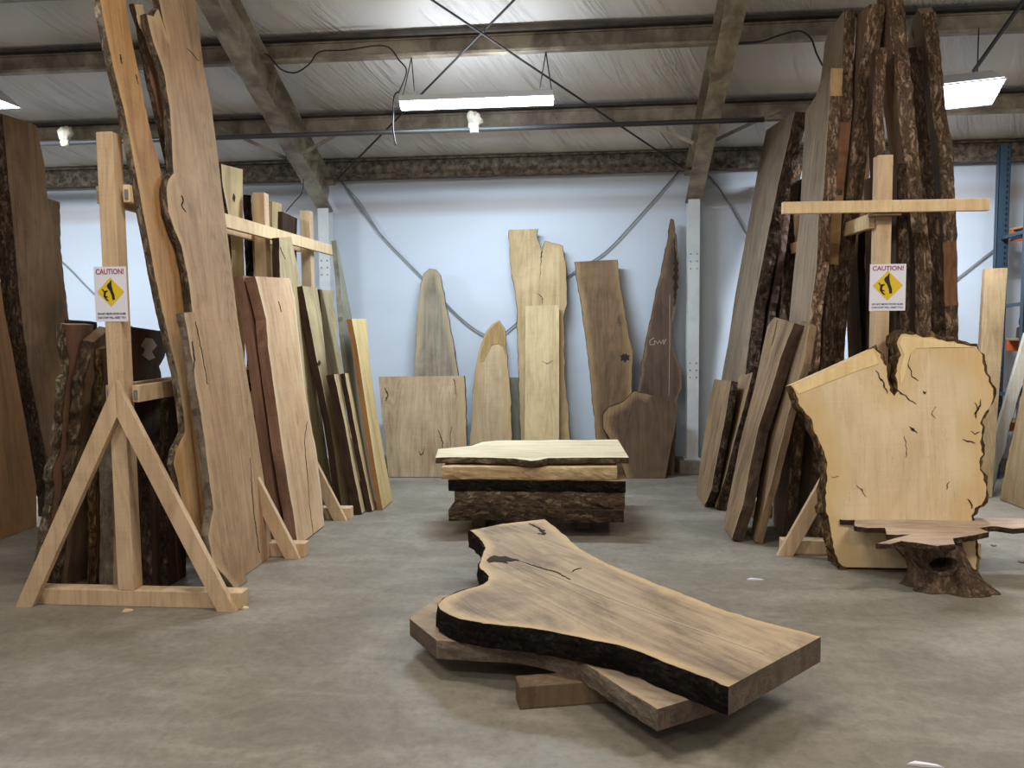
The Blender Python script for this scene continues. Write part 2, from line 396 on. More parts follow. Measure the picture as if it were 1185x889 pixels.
    for p in vo_:
        q = Vector((p.x, p.y))
        if back_in: q = Vector((cx + (p.x-cx)*(1-back_in), p.y))
        bk.append(bm.verts.new((q.x, t, q.y)))
    for f in fo_:
        try:
            bm.faces.new([fv[i] for i in f]); bm.faces.new([bk[i] for i in reversed(f)])
        except ValueError: pass
    # sides from boundary edges of the triangulation
    cnt = {}
    for f in fo_:
        for i in range(len(f)):
            e = (f[i], f[(i+1) % len(f)]); kx = tuple(sorted(e)); cnt.setdefault(kx, []).append(e)
    for kx, es in cnt.items():
        if len(es) == 1:
            i, j = es[0]
            try:
                sf = bm.faces.new((fv[j], fv[i], bk[i], bk[j]))
                if endmat:
                    mid = Vector(((vo_[i].x+vo_[j].x)/2, (vo_[i].y+vo_[j].y)/2))
                    if not liveseg or min(segd(mid, a_, b_) for a_, b_ in liveseg) > .02: sf.material_index = 1
            except ValueError: pass
    bmesh.ops.recalc_face_normals(bm, faces=bm.faces)
    cat_root = empty(name, base, label, cat, group, R)
    bm.verts.index_update()
    dvals = [(min([segd(Vector((v_.co.x, v_.co.z)), a_, b_) for a_, b_ in liveseg]) if liveseg else 9.0) for v_ in bm.verts]
    o = mesh_obj('board', bm, mat, cat_root, mats=[mat, endmat] if endmat else None)
    at = o.data.attributes.new('edge_dist', 'FLOAT', 'POINT'); at.data.foreach_set('value', dvals)
    # bark strip over each live run
    if bark and any(lv):
        start = next((i for i in range(n) if lv[i] and not lv[i-1]), 0)
        order = [(start+i) % n for i in range(n)]; runs = []; cur = []
        for i in order:
            if lv[i]: cur.append(i)
            elif cur: runs.append(cur+[i]); cur = []
        if cur: runs.append(cur+[start] if not all(lv) else cur+[cur[0]])
        NL = 5
        for run in runs:
            if (bare == 'f' and run is not runs[0]): continue
            bb = bmesh.new(); rows = []; rmat = []
            for idx, i in enumerate(run):
                p = loop[i]; a_ = loop[run[max(idx-1, 0)]]; b_ = loop[run[min(idx+1, len(run)-1)]]
                d = (b_-a_); d = d.normalized() if d.length > 0 else Vector((1, 0)); o2 = Vector((d.y, -d.x))*sgn
                wp = base + R @ Vector((p.x, 0, p.y)) - CAM; pyy = H/2 - F*wp.dot(UU)/wp.dot(FW)
                pm = next((1+q_ for q_, pt_ in enumerate(patches) if pt_[0] + 6*math.sin(idx) < pyy < pt_[1]), 0); rmat.append(pm)
                row = [bb.verts.new((p.x-o2.x*.002, .001, p.y-o2.y*.002))]
                for k in range(NL+1):
                    f_ = k/NL; q = Vector((p.x, f_*t*1.0, p.y))+sd
                    prof = .35+.65*math.sin(PI*min(1, max(0, f_*.86+.1)))
                    hgt = bamp*(prof + 1.1*nz(q, 16) + .9*abs(nz(q, 42)) - .2)
                    hgt = max(hgt, .0015)*(.35 if pm else 1)
                    bi = 0
                    if back_in: bi = back_in*f_
                    xx = p.x + o2.x*hgt; xx = xx - (p.x-(cx if back_in else 0))*bi
                    row.append(bb.verts.new((xx, f_*t, p.y+o2.y*hgt)))
                row.append(bb.verts.new((p.x-o2.x*.002, t-.001, p.y-o2.y*.002)) if not back_in else row[-1])
                for v_ in row:
                    wz = (base + R @ v_.co).z
                    if wz < .001 and rz.z > .3: v_.co.z += (.001-wz)/rz.z
                if back_in: row = row[:-1]
                rows.append(row)
            for (r0, pm), r1 in zip(zip(rows, rmat), rows[1:]):
                for k in range(len(r0)-1):
                    try: bb.faces.new((r0[k], r0[k+1], r1[k+1], r1[k])).material_index = pm
                    except ValueError: pass
            for rr in (rows[0], rows[-1]):
                try: bb.faces.new(rr)
                except ValueError: pass
            bmesh.ops.recalc_face_normals(bb, faces=bb.faces)
            mesh_obj(edge, bb, bark, cat_root, mats=[bark]+[q_[2] for q_ in patches])
    # marks lying on the face: (part name, material, [(x,y,width m)...])
    for nm, mm, pts in marks:
        cb = bmesh.new(); prev = None
        PP = [l2(on_plane(p[0], p[1], pt, nrm)) for p in pts]
        if len(pts[0]) == 2:          # patch polygon
            fp = [cb.verts.new((q.x, -.004, q.y)) for q in PP]; bp = [cb.verts.new((q.x, .004, q.y)) for q in PP]
            for i in range(len(fp)): cb.faces.new((fp[i], bp[i], bp[(i+1) % len(fp)], fp[(i+1) % len(fp)]))
            dv_, _, df_, _, _, _ = delaunay_2d_cdt(PP, [(i, (i+1) % len(PP)) for i in range(len(PP))], [list(range(len(PP)))], 1, 1e-6)
            tv = [cb.verts.new((q.x, -.004, q.y)) for q in dv_]
            for f_ in df_: cb.faces.new([tv[i] for i in f_])
            bmesh.ops.remove_doubles(cb, verts=cb.verts, dist=1e-5)
        else:
            fine = []
            for i in range(len(PP)-1):
                for kk in range(12): fine.append((PP[i].lerp(PP[i+1], kk/12), pts[i][2]*(1-kk/12)+pts[i+1][2]*kk/12))
            fine.append((PP[-1], pts[-1][2]))
            for i, (q, wd) in enumerate(fine):
                d = (fine[min(i+1, len(fine)-1)][0]-fine[max(i-1, 0)][0]).normalized(); o2 = Vector((d.y, -d.x))
                jj = nz(Vector((q.x, q.y, 0))+sd, 34)*.010 if 'chalk' not in nm else 0
                wd = wd*(.35+1.3*abs(nz(Vector((q.x, q.y, 3))+sd, 55))) if 'chalk' not in nm else wd*.8
                if i in (0, len(fine)-1): wd *= .2
                a1 = q+o2*(wd/2+jj); b1 = q-o2*(wd/2-jj)
                row = [cb.verts.new((a1.x, .001, a1.y)), cb.verts.new((a1.x, -.0035, a1.y)), cb.verts.new((b1.x, -.0035, b1.y)), cb.verts.new((b1.x, .001, b1.y))]
                if prev:
                    for k in range(3): cb.faces.new((prev[k], prev[k+1], row[k+1], row[k]))
                prev = row
        bmesh.ops.recalc_face_normals(cb, faces=cb.faces)
        mesh_obj(nm, cb, mm, cat_root)
    return cat_root

# ================================================================== THE BUILDING
bm = bmesh.new(); box(bm, -8, 8, -4, 8.3, -.1, 0); struct(mesh_obj('floor', bm, 'concrete'), 'polished grey brown concrete floor')
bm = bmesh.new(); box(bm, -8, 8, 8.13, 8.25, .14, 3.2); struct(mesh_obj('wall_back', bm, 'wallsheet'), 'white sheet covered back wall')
bm = bmesh.new(); box(bm, -8, 8, 8.07, 8.25, 0, .14, .008); struct(mesh_obj('baseboard_back', bm, 'concrete'), 'concrete curb under the back wall')
for s, nm in ((-1, 'wall_left'), (1, 'wall_right')):
    bm = bmesh.new(); x0, x1 = sorted((s*8, s*8.1)); pr = [(-2, 0), (8.25, 0), (8.25, 3.1), (-2, 7.7)]
    a_ = [bm.verts.new((x0, p[0], p[1])) for p in pr]; b_ = [bm.verts.new((x1, p[0], p[1])) for p in pr]
    bm.faces.new(a_); bm.faces.new(b_[::-1])
    for i in range(4): bm.faces.new((a_[i], b_[i], b_[(i+1) % 4], a_[(i+1) % 4]))
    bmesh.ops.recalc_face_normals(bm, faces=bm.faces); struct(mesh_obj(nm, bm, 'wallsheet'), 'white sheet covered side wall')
PY = [7.43, 6.57, 5.88, 5.17, 4.44, 3.71, 2.98, 2.24, 1.5, .76, .02, -.72, -1.46]
# roof sheet sagging between the purlins
bm = bmesh.new(); ys = [8.13]; yb = [8.13]+PY+[-2]
rows = []
nx = 110
for a_, b_ in zip(yb, yb[1:]):
    for k in range(6):
        Y = a_+(b_-a_)*k/6; rows.append((Y, math.sin(PI*k/6)))
rows.append((-2, 0))
grid = []
for Y, sg in rows:
    r_ = []
    for i in range(nx+1):
        X = -8+16*i/nx
        z = roofz(Y)+.205 - .05*sg*(1+.5*noise.noise(Vector((X*.9, Y*.7, 0)))) - .012*noise.noise(Vector((X*3, Y*2, 4)))*sg
        r_.append(bm.verts.new((X, Y, z)))
    grid.append(r_)
for a_, b_ in zip(grid, grid[1:]):
    for i in range(nx): bm.faces.new((a_[i], a_[i+1], b_[i+1], b_[i]))
o = mesh_obj('ceiling', bm, 'roofsheet', smooth=True); struct(o, 'wrinkled white insulation sheet under the sloping roof')
sol = o.modifiers.new('thickness', 'SOLIDIFY'); sol.thickness = .03; sol.offset = -1
# purlins (Z sections)
for i, Y in enumerate(PY):
    bm = bmesh.new(); z = roofz(Y); h = .205
    box(bm, -8, 8, Y-.003, Y+.003, z, z+h)
    box(bm, -8, 8, Y-.07, Y-.003, z, z+.005); box(bm, -8, 8, Y-.074, Y-.069, z, z+.022)
    box(bm, -8, 8, Y-.02, Y-.003, z+h*.72, z+h*.76)
    pu = mesh_obj('roof_purlin', bm, 'steel'); struct(pu, 'steel roof purlin running across the hall')
    bm = bmesh.new(); box(bm, -8, 8, Y-.075, Y-.0035, z+h-.035, z+h-.012); box(bm, -8, 8, Y+.003, Y+.07, z+h-.03, z+h-.012)  # top flange strips, coloured dark for the shadow gap under the sheet
    mesh_obj('shaded_flange', bm, 'steelshade', pu)
bm = bmesh.new(); box(bm, -8, 8, 8.06, 8.13, 2.955, 3.16); box(bm, -8, 8, 8.0, 8.06, 2.955, 2.965)
box(bm, -8, 8, 7.995, 8.0, 2.955, 2.99); box(bm, -8, 8, 8.01, 8.06, 3.13, 3.15)
struct(mesh_obj('eave_strut', bm, 'eave'), 'rusty dark steel eave strut along the top of the back wall')
# frames: rafter and column
def frame(X):
    bm = bmesh.new(); n = Vector((0, RS, 1)).normalized(); d = Vector((0, -1, RS))
    A = Vector((X, 8.03, 2.65-.03*RS)); B = A + d*10
    bar(bm, A+n*.006, B+n*.006, .15, .012, n, 0); bar(bm, A+n*.3, B+n*.3, .15, .010, n, 0); bar(bm, A+n*.155, B+n*.155, .008, .29, n, 0)
    for k in range(10):
        P = A + d*(.5+1.0*k); bar(bm, P+n*.012, P+n*.295, .13, .008, d.normalized(), 0)
    return struct(mesh_obj('steel_rafter', bm, 'steel'), 'steel roof rafter sloping down to the back wall')
def column(X):
    bm = bmesh.new()
    for y0 in (7.93, 8.052): box(bm, X-.055, X+.055, y0, y0+.01, .152, 2.66)
    box(bm, X-.004, X+.004, 7.94, 8.052, .152, 2.66); box(bm, X-.08, X+.08, 7.91, 8.07, .14, .152)
    o = mesh_obj('steel_column', bm, 'whitepaint'); struct(o, 'white painted steel column standing against the back wall')
    bb = bmesh.new()
    for z in (.95, 1.02, 1.09, 2.0, 2.07, 2.14):
        for dx in (-.03, .03):
            mt = Matrix.Translation((X+dx, 7.928, z)) @ Matrix.Rotation(PI/2, 4, 'X'); bmesh.ops.create_cone(bb, cap_ends=True, segments=8, radius1=.006, radius2=.006, depth=.006, matrix=mt)
    mesh_obj('bolts', bb, 'bolt', o)
    bm = bmesh.new(); box(bm, X-.13, X+.13, 7.88, 8.068, 0, .14, .01); struct(mesh_obj('concrete_pier', bm, 'concrete'), 'concrete pier under the steel column')
for X in (-6.27, -2.63, 1.02, 4.67): frame(X); column(X)
# flange braces
def brace(a, b, Ya, Yb):
    bm = bmesh.new(); bar(bm, oy(*a, Ya), oy(*b, Yb), .03, .03, bev=0); return mesh_obj('flange_brace', bm, 'steel')
for a_, b_, lb in (((331, 183), (256, 148), 'thin steel brace left of the left rafter'), ((345, 181), (399, 150), 'thin steel brace right of the left rafter'),
                   ((803, 166), (757, 147), 'thin steel brace left of the right rafter'), ((822, 165), (903, 127), 'thin steel brace right of the right rafter')):
    tag(brace(a_, b_, 7.3, 7.42), lb+' up to the purlin', 'steel brace')
# crossed brace rods under the roof
def rod(name, p, q, ext, label, dz=-.06):
    A = onroof(*p, dz); B = onroof(*q, dz); B = A + (B-A)*ext
    bm = bmesh.new(); tube(bm, [A, B], .009, 6); tag(mesh_obj(name, bm, 'darkmetal'), label, 'brace rod')
rod('brace_rod', (392, 206), (595, 0), 1.5, 'dark roof brace rod rising from the left rafter foot to the right')
rod('brace_rod', (790, 194), (500, 0), 1.45, 'dark roof brace rod rising from the right rafter foot to the left', -.09)
bm = bmesh.new(); A = oy(1127, 82, 5.9); B = oy(1185, 0, 5.2); tube(bm, [A, A+(B-A)*1.6], .014, 6)
tag(mesh_obj('brace_rod', bm, 'darkmetal'), 'dark roof brace rod above the right light panel', 'brace rod')
# sprinkler pipe
PYY = 6.8; zA = oy(300, 157, PYY); zB = oy(700, 145.5, PYY)
pd = (zB-zA); pd.y = 0
A = zA - pd*4.2/(pd.length)*1.0; B = zA + pd*((oy(884, 139, PYY).x-zA.x)/pd.length)
A.z = B.z = (zA.z+zB.z)/2
pz = A.z
bm = bmesh.new(); tube(bm, [A, B], .021, 12); pipe = tag(mesh_obj('sprinkler_pipe', bm, 'pipe', smooth=True), 'long dark sprinkler pipe under the rafters', 'pipe')
for px, py in ((549, 137), (76, 158)):
    P = oy(px, py, PYY); bb = bmesh.new(); bmesh.ops.create_icosphere(bb, subdivisions=3, radius=1, matrix=Matrix.Translation((P.x, PYY, pz+.075)) @ Matrix.Diagonal((.06, .05, .075, 1)))
    for v_ in bb.verts:
        q = v_.co-Vector((P.x, PYY, pz+.075)); v_.co += q*(.45*noise.noise(v_.co*22)+.3*noise.noise(v_.co*60))
    bmesh.ops.create_cone(bb, cap_ends=True, segments=12, radius1=.03, radius2=.03, depth=.07, matrix=Matrix.Translation((P.x, PYY, pz)) @ Matrix.Rotation(PI/2, 4, 'Y'))
    mesh_obj('sprinkler_head', bb, 'plastic', pipe, smooth=True)
# cables sagging on the back wall
def cable(name, pix, Y, r, mat, label, cat='cable', n=6):
    bm = bmesh.new(); tube(bm, smooth_pts([oy(x, y, Y) for x, y in pix], n), r, 6); return tag(mesh_obj(name, bm, mat, smooth=True), label, cat)
cable('wall_cable', [(394, 208), (440, 270), (490, 322), (530, 365), (560, 387), (578, 388), (600, 372), (656, 321), (700, 292), (740, 250), (785, 199)], 8.1, .008, 'cable', 'grey steel cable sagging across the middle of the back wall')
cable('wall_cable', [(396, 212), (415, 232), (430, 255), (444, 276)], 8.1, .005, 'cable', 'short thin grey cable beside the top of the left column')
cable('wall_cable', [(-60, 230), (20, 262), (72, 303), (107, 338), (160, 385)], 8.1, .009, 'cable', 'grey steel cable on the wall behind the left caution sign')
cable('wall_cable', [(815, 198), (835, 222), (862, 268), (890, 315), (925, 370)], 8.1, .009, 'cable', 'grey steel cable dropping right of the right column')
cable('wall_cable', [(1040, 375), (1108, 322), (1155, 285), (1185, 262), (1230, 225)], 8.1, .008, 'cable', 'grey steel cable on the wall behind the blue shelf upright')
# cords
cable('power_cord', [(296, 60), (310, 64), (325, 80), (342, 84), (358, 74), (370, 60), (400, 58), (445, 53), (462, 70), (470, 80), (468, 92), (461, 108)], 6.44, .006, 'cord', 'black power cord looping from the left rafter to the tube light', 'cord')
cable('power_cord', [(461, 106), (456, 112), (455, 135), (455, 150), (458, 168)], 6.36, .006, 'cord', 'short power cord hanging at the left end of the tube light', 'cord')
cable('power_cord', [(836, 50), (852, 50), (880, 48), (905, 40), (925, 36), (938, 44), (945, 62), (953, 78)], 6.42, .007, 'cord', 'dark power cord curving from the right rafter to the tall boards', 'cord')
cable('power_cord', [(331, 245), (342, 232), (350, 222), (351, 200)], 7.5, .005, 'cord', 'thin cord hanging beside the left rafter foot', 'cord')

# ------------------------------------------------------------------ lights
def area(name, loc, sx, sy, power, col, rot=(0, 0, 0)):
    l = bpy.data.lights.new(name, 'AREA'); l.shape = 'RECTANGLE'; l.size = sx; l.size_y = sy; l.energy = power; l.color = col
    o = bpy.data.objects.new(name, l); o.location = loc; o.rotation_euler = rot; COL.objects.link(o); return o
COOL = (.86, .93, 1.0); WARM = (1.0, .93, .84)
t = empty('tube_light', (-.86, 6.4, 3.2), 'long white fluorescent tube light hanging on chains in the middle', 'ceiling light')
Ti = Matrix.Translation((.86, -6.4, -3.2))
def put(bm): bmesh.ops.transform(bm, matrix=Ti, verts=bm.verts); return bm
bm = bmesh.new(); pr = [(-.07, .005), (-.065, .048), (.065, .048), (.07, .005)]
fr = Matrix.Translation((-.86, 6.4, 3.235)) @ Matrix.Rotation(PI/2, 4, 'Z'); prism(bm, pr, fr, -.605, .605); bmesh.ops.recalc_face_normals(bm, faces=bm.faces)
mesh_obj('housing', put(bm), 'fixture', t)
bm = bmesh.new(); pr = [(.06*math.cos(q), .005+.055*math.sin(q)) for q in [PI+PI*k/10 for k in range(11)]]
prism(bm, pr, fr, -.6, .6); bmesh.ops.recalc_face_normals(bm, faces=bm.faces); mesh_obj('diffuser', put(bm), 'tube', t)
for px in (-1.40, -.32):
    for dx in (-.05, .05):
        bm = bmesh.new(); tube(bm, [(px+dx, 6.4, 3.28), (px, 6.53, 3.63)], .005, 5); mesh_obj('chain', put(bm), 'darkmetal', t)
area('tube_light_glow', (-.86, 6.4, 3.165), 1.15, .12, 95, (.74, .87, 1.0))
def panel(name, loc, sx, sy, label):
    t = empty(name, loc, label, 'ceiling light')
    bm = bmesh.new(); x, y = sx/2, sy/2
    vb = [bm.verts.new((a_*x, b_*y, 0)) for a_, b_ in ((-1, -1), (1, -1), (1, 1), (-1, 1))]; vt = [bm.verts.new((a_*x*.8, b_*y*.45, .12)) for a_, b_ in ((-1, -1), (1, -1), (1, 1), (-1, 1))]
    bm.faces.new(vt)
    for i in range(4): bm.faces.new((vb[i], vb[(i+1) % 4], vt[(i+1) % 4], vt[i]))
    bmesh.ops.recalc_face_normals(bm, faces=bm.faces); o = mesh_obj('housing', bm, 'fixture', t); q = o.modifiers.new('t', 'SOLIDIFY'); q.thickness = .006
    bm = bmesh.new(); box(bm, -x*.97, x*.97, -y*.95, y*.95, .0, .012); mesh_obj('diffuser', bm, 'panel', t)
    for sx_ in (-1, 1):
        bm = bmesh.new(); top = roofz(loc[1])-loc[2]+.0; tube(bm, [(sx_*x*.6, 0, .12), (sx_*x*.6, .0, top)], .005, 5); mesh_obj('chain', bm, 'darkmetal', t)
    return t
NR = oy(1165, 90, 6.05); FR = fl(1148, 121, NR.z); dv = (FR-NR); ang = math.atan2(-dv.x, dv.y); px_ = Vector((-math.cos(ang), -math.sin(ang), 0))
PC = (NR+FR)/2 + px_*.36
rp = panel('panel_light', PC, .72, dv.length, 'bright square light panel hanging at the upper right'); rp.rotation_euler = (0, 0, ang)
area('panel_light_glow', (PC.x, PC.y, PC.z-.03), .6, .5, 115, COOL, (0, 0, ang))
P = oy(10, 119, 6.1)
panel('panel_light', (P.x-.55, 6.1, P.z), 1.1, .3, 'bright light fixture cut off at the left edge')
area('panel_light_glow', (P.x-.55, 6.1, P.z-.03), 1.0, .25, 140, COOL)
# the hall's other lamps, hanging further forward
for i, (x, y, z, p) in enumerate(((-3.4, 1.4, 4.2, 62), (3.2, 2.6, 4.0, 110), (-.9, 2.9, 4.3, 70), (-1.2, -2.2, 5.2, 80), (2.4, -2.2, 5.2, 80))):
    area('hall_lamp', (x, y, z), 1.2, .3, p, WARM)
    area('roof_fill_hall', (x, y, z+.08), 1.2, .1, p*(.13 if i == 2 else .27), WARM, (PI, 0, 0))  # upward lamp added over each hall lamp to brighten the ceiling
area('roof_fill_tube', (-.86, 6.4, 3.30), 1.1, .06, 9, (.8, .88, 1.0), (PI, 0, 0))  # added upward lamp, brightens the ceiling above the tube light
w_ = bpy.data.worlds.new('world'); C.world = w_; w_.use_nodes = True
w_.node_tree.nodes['Background'].inputs[0].default_value = (1.0, .95, .88, 1); w_.node_tree.nodes['Background'].inputs[1].default_value = .26

# ================================================================== THE RACKS
def rack(Xc, frames, label, rails, px=0, arm=None, hole=None):
    Y0 = frames[0]; t = empty('lumber_rack', (Xc, Y0, 0), label, 'wooden rack'); Tm = Matrix.Translation((-Xc, -Y0, 0))
    def P(name, bm, mat='pine'): bmesh.ops.transform(bm, matrix=Tm, verts=bm.verts); return mesh_obj(name, bm, mat, t)
    for Y in frames:
        bm = bmesh.new(); box(bm, Xc-.60, Xc+.615, Y, Y+.089, 0, .089, .004); P('base', bm)
        bm = bmesh.new(); box(bm, Xc-.045+px, Xc+.045+px, Y, Y+.089, .089, 2.5, .004); P('post', bm)
        for s in (-1, 1):
            bm = bmesh.new(); w = .089
            foot = Vector((Xc+(.545 if s > 0 else -.59), Y-.002, 0)); top = Vector((Xc+px-s*.01 if s > 0 else Xc+px-.035, Y-.002, 1.22))
            d = (top-foot).normalized(); hw = w/2/abs(d.z)
            y0, y1 = (Y-.04, Y-.002) if s > 0 else (Y-.0398, Y-.0022)
            poly = [(foot.x-hw, 0), (foot.x+hw, 0), (top.x+hw*(1 if s < 0 else .15), 1.22 - (0 if s > 0 else .12)), (top.x-hw*(.15 if s < 0 else 1), 1.22-(.12 if s > 0 else 0))]
            if s < 0: poly[2] = (Xc+px-.01, 1.10); poly[3] = (Xc+px-.01, 1.22)
            else: poly[2] = (Xc+px-.009, 1.22); poly[3] = (Xc+px-.009, 1.10)
            if s < 0: poly = [(foot.x-hw, 0), (foot.x+hw, 0), (Xc+px+.02, 1.03), (Xc+px+.02, 1.22)]
            else: poly = [(foot.x-hw, 0), (foot.x+hw, 0), (Xc+px+.021, 1.22), (Xc+px+.021, 1.03)]
            prism(bm, poly, Matrix.Identity(4), y0, y1); bmesh.ops.recalc_face_normals(bm, faces=bm.faces); P('leg', bm)
    for x0, x1, z0, z1, y0, y1, mt in rails:
        bm = bmesh.new(); box(bm, x0, x1, y0, y1, z0, z1, .003); P('rail', bm, mt)
    return t, P
LX = -2.44
rk, Pk = rack(LX, [4.0, 4.95, 5.95, 6.95], 'pale pine lumber rack on the left with A shaped ends',
    [(-2.40, -2.362, 2.145, 2.235, 4.03, 7.43, 'pine_pale'), (-2.56, -2.522, 2.145, 2.235, 4.05, 7.0, 'pine'),
     (-2.40, -2.362, 1.10, 1.19, 4.03, 7.2, 'pine'), (-2.56, -2.522, 1.10, 1.19, 4.05, 7.0, 'pine')], px=-.03)
for z in (1.115, 2.16):
    for x in (-2.395, -2.555):
        bm = bmesh.new(); box(bm, x+.006, x+.024, 4.024+(.02 if x < -2.5 else 0), 4.03+(.02 if x < -2.5 else 0), z, z+.05); Pk('bracket', bm, 'galv')
rk2, Pk2 = rack(1.84, [5.2, 6.2, 7.2], 'pale pine lumber rack on the right with a long crossbar on its post',
    [(1.735, 1.773, 2.06, 2.15, 5.22, 7.3, 'pine_pale'), (1.735, 1.773, 1.1, 1.19, 5.22, 7.3, 'pine')], px=-.02)
A = oy(905, 241, 5.14); B = oy(1144, 237, 5.14)
bm = bmesh.new(); bar(bm, A, B, .038, .072, bev=.003); Pk2('crossbar', bm, 'pine_pale')
A = oy(1008, 247, 5.17); B = oy(1041, 246, 5.17)
bm = bmesh.new(); bar(bm, (A.x, 5.18, 2.135), (B.x, 5.18, 2.135), .09, .02, bev=.002); Pk2('cleat', bm, 'blockwood')

# ------------------------------------------------------------------ caution signs
def sign(x0, y0, x1, y1, Y, label):
    A = oy(x0, y0, Y); B = oy(x1, y1, Y); w = B.x-A.x; h = A.z-B.z
    t = empty('caution_sign', ((A.x+B.x)/2, Y, B.z), label, 'warning sign')
    bm = bmesh.new(); box(bm, -w/2, w/2, 0, .0015, 0, h); mesh_obj('sheet', bm, 'paper', t)
    bm = bmesh.new(); cz = h*.54; r = w*.42; prism(bm, [(-r, cz), (0, cz-r*1.02), (r, cz), (0, cz+r*1.02)], Matrix.Identity(4), -.0012, 0); bmesh.ops.recalc_face_normals(bm, faces=bm.faces); mesh_obj('diamond', bm, 'signyellow', t)
    bm = bmesh.new(); u = r
    def poly(p, e=0): prism(bm, [(a_*u, cz+b_*u) for a_, b_ in p], Matrix.Identity(4), -.0022, -.0012)
    poly([(.05, .82), (-.05, .66), (-.2, .55), (-.26, .38), (-.16, .22), (-.06, .1), (.08, -.28), (.12, -.56), (.3, -.52), (.27, -.2), (.16, .12), (.1, .42), (.1, .8)])
    def seg(a_, b_, q=.035):
        a_ = Vector(a_); b_ = Vector(b_); d = (b_-a_).normalized(); o2 = Vector((d.y, -d.x))*q
        poly([tuple(a_+o2), tuple(b_+o2), tuple(b_-o2), tuple(a_-o2)])
    poly([(-.36+.07*math.cos(k*PI/4), .04+.07*math.sin(k*PI/4)) for k in range(8)])
    for sg in (((-.42, -.05), (-.46, -.34), .075), ((-.42, -.05), (-.6, .2), .04), ((-.42, -.06), (-.2, .1), .04), ((-.46, -.32), (-.28, -.56), .05), ((-.44, -.3), (-.22, -.36), .045), ((-.28, -.56), (-.16, -.6), .04)): seg(*sg)
    bmesh.ops.recalc_face_normals(bm, faces=bm.faces); mesh_obj('pictogram', bm, 'signblack', t)
    def text(s, z, size, mat, name, wmax):
        c = bpy.data.curves.new(name, 'FONT'); c.body = s; c.size = size; c.align_x = 'CENTER'; c.extrude = .0003; c.offset = size*.018
        tmp = bpy.data.objects.new('tmp', c); COL.objects.link(tmp); bpy.context.view_layer.update()
        me = bpy.data.meshes.new_from_object(tmp.evaluated_get(bpy.context.evaluated_depsgraph_get())); bpy.data.objects.remove(tmp); bpy.data.curves.remove(c)
        xs = [v_.co.x for v_ in me.vertices]; sc = wmax/(max(xs)-min(xs))
        for v_ in me.vertices: v_.co = Vector((v_.co.x*sc, -.0008-v_.co.z, v_.co.y+z))
        me.materials.clear(); me.materials.append(M[mat]); link(bpy.data.objects.new(name, me), t)
    text('CAUTION!', h*.865, h*.135, 'signred', 'heading', w*.86)
    text('DO NOT MOVE WOOD SLABS', h*.125, h*.052, 'signblack', 'lettering', w*.86)
    text('OUR STAFF WILL ASSIST YOU', h*.055, h*.052, 'signblue', 'lettering', w*.86)
sign(108, 309, 148.5, 372, 3.998, 'white caution sign with a yellow diamond on the left rack post')
sign(1007, 306, 1047.5, 359.5, 5.197, 'white caution sign with a yellow diamond on the right rack post')

def XP(a_, b_, Y):
    A = oy(*a_, Y); B = oy(*b_, Y); k = (B.x-A.x)/(B.z-A.z); return ('x', A.x-k*A.z, k)

# ================================================================== LEFT GROUP
ck = 'crack'
# far left
slab('big orange-brown slab cut off at the left edge, leaning lowest of the far left boards', [(-30, 230), (-12, 235), (0, 324), (5, 360), (15, 411), (28, 481), (42, 562), (42, 603)][::1],
     [(-100, 215), (-120, 400), (-110, 660)], ('x', -4.15, -.05), t=.06, mat='fartan', live='', cat='wood slab')
slab('wide tall dark brown slab with a bark edge at the far left', [(3, 132), (11, 220), (17, 277), (23, 348), (32, 418), (38, 449), (48, 502), (60, 560), (66, 604)],
     [(38, 143), (42, 146), (52, 192), (55, 229), (65, 277), (72, 327), (77, 373), (84, 450), (94, 570)], ('x', -4.22, 0.0), t=.14, mat='farbrown', bark='barkdark', live='n', bamp=.02)
slab('narrow brown slab just peeking out behind the wide far left slab', [(50, 228), (50, 300), (60, 400), (75, 560)], [(69, 234), (70, 291), (79, 373), (84, 400), (100, 560)], ('x', -4.40, -.01), t=.07, mat='farbrown', live='f', bark='barkdark')
# bark slabs leaning inside left rack
slab('crooked slab with pale knobbly bark edge, leftmost in the left rack', [(78, 376), (77, 400), (80, 425), (75, 460), (73, 490), (71, 520), (62, 545), (64, 570), (60, 600), (52, 640), (46, 690)],
     [(108, 376), (108, 420), (105, 460), (100, 520), (92, 600), (80, 675)], XP((46, 690), (78, 376), 4.13), t=.055, mat='redbrown', bark='barkpale', live='n', bamp=.022, side=-1, amp=.012)
slab('slab with a mottled bark edge, second from the left in the left rack', [(109, 396), (104, 420), (98, 440), (96, 470), (94, 500), (88, 540), (82, 590), (76, 640), (70, 680)],
     [(128, 380), (127, 420), (126, 480), (122, 560), (110, 675)], XP((68, 680), (103, 396), 4.2), t=.07, mat='rbrown', bark='barkgrey', live='n', bamp=.02, side=-1, amp=.012)
slab('brown slab with yellow streaked bark edge directly left of the front post', [(118, 404), (120, 440), (117, 470), (118, 520), (113, 567), (112, 610), (114, 675)],
     [(140, 395), (140, 440), (140, 520), (138, 600), (140, 672)], XP((112, 675), (119, 406), 4.28), t=.05, mat='rbrown', bark='barkgold', live='n', bamp=.018, side=-1)
slab('smooth tan slab seen between the A legs beside the post', [(131, 500), (131, 560), (132, 604), (131, 674)], [(144, 500), (144, 560), (144, 670)], ('x', -2.66, .02), t=.08, mat='cream', bark='edgegrey', live='n', side=-1, bamp=.006)
slab('dark slab with a pale lichen patch behind the front left post', [(144, 377), (145, 440), (146, 520), (148, 640)], [(192, 384), (194, 400), (184, 424), (187, 440), (190, 500), (196, 620)],
     ('x', -2.70, .085), t=.05, mat='rdark', live='f', bark='barkdark', side=-1,
     marks=[('lichen', 'palegrey', [(163, 400), (168, 391), (176, 392), (181, 400), (175, 407), (179, 414), (172, 417), (164, 411), (168, 405)])])
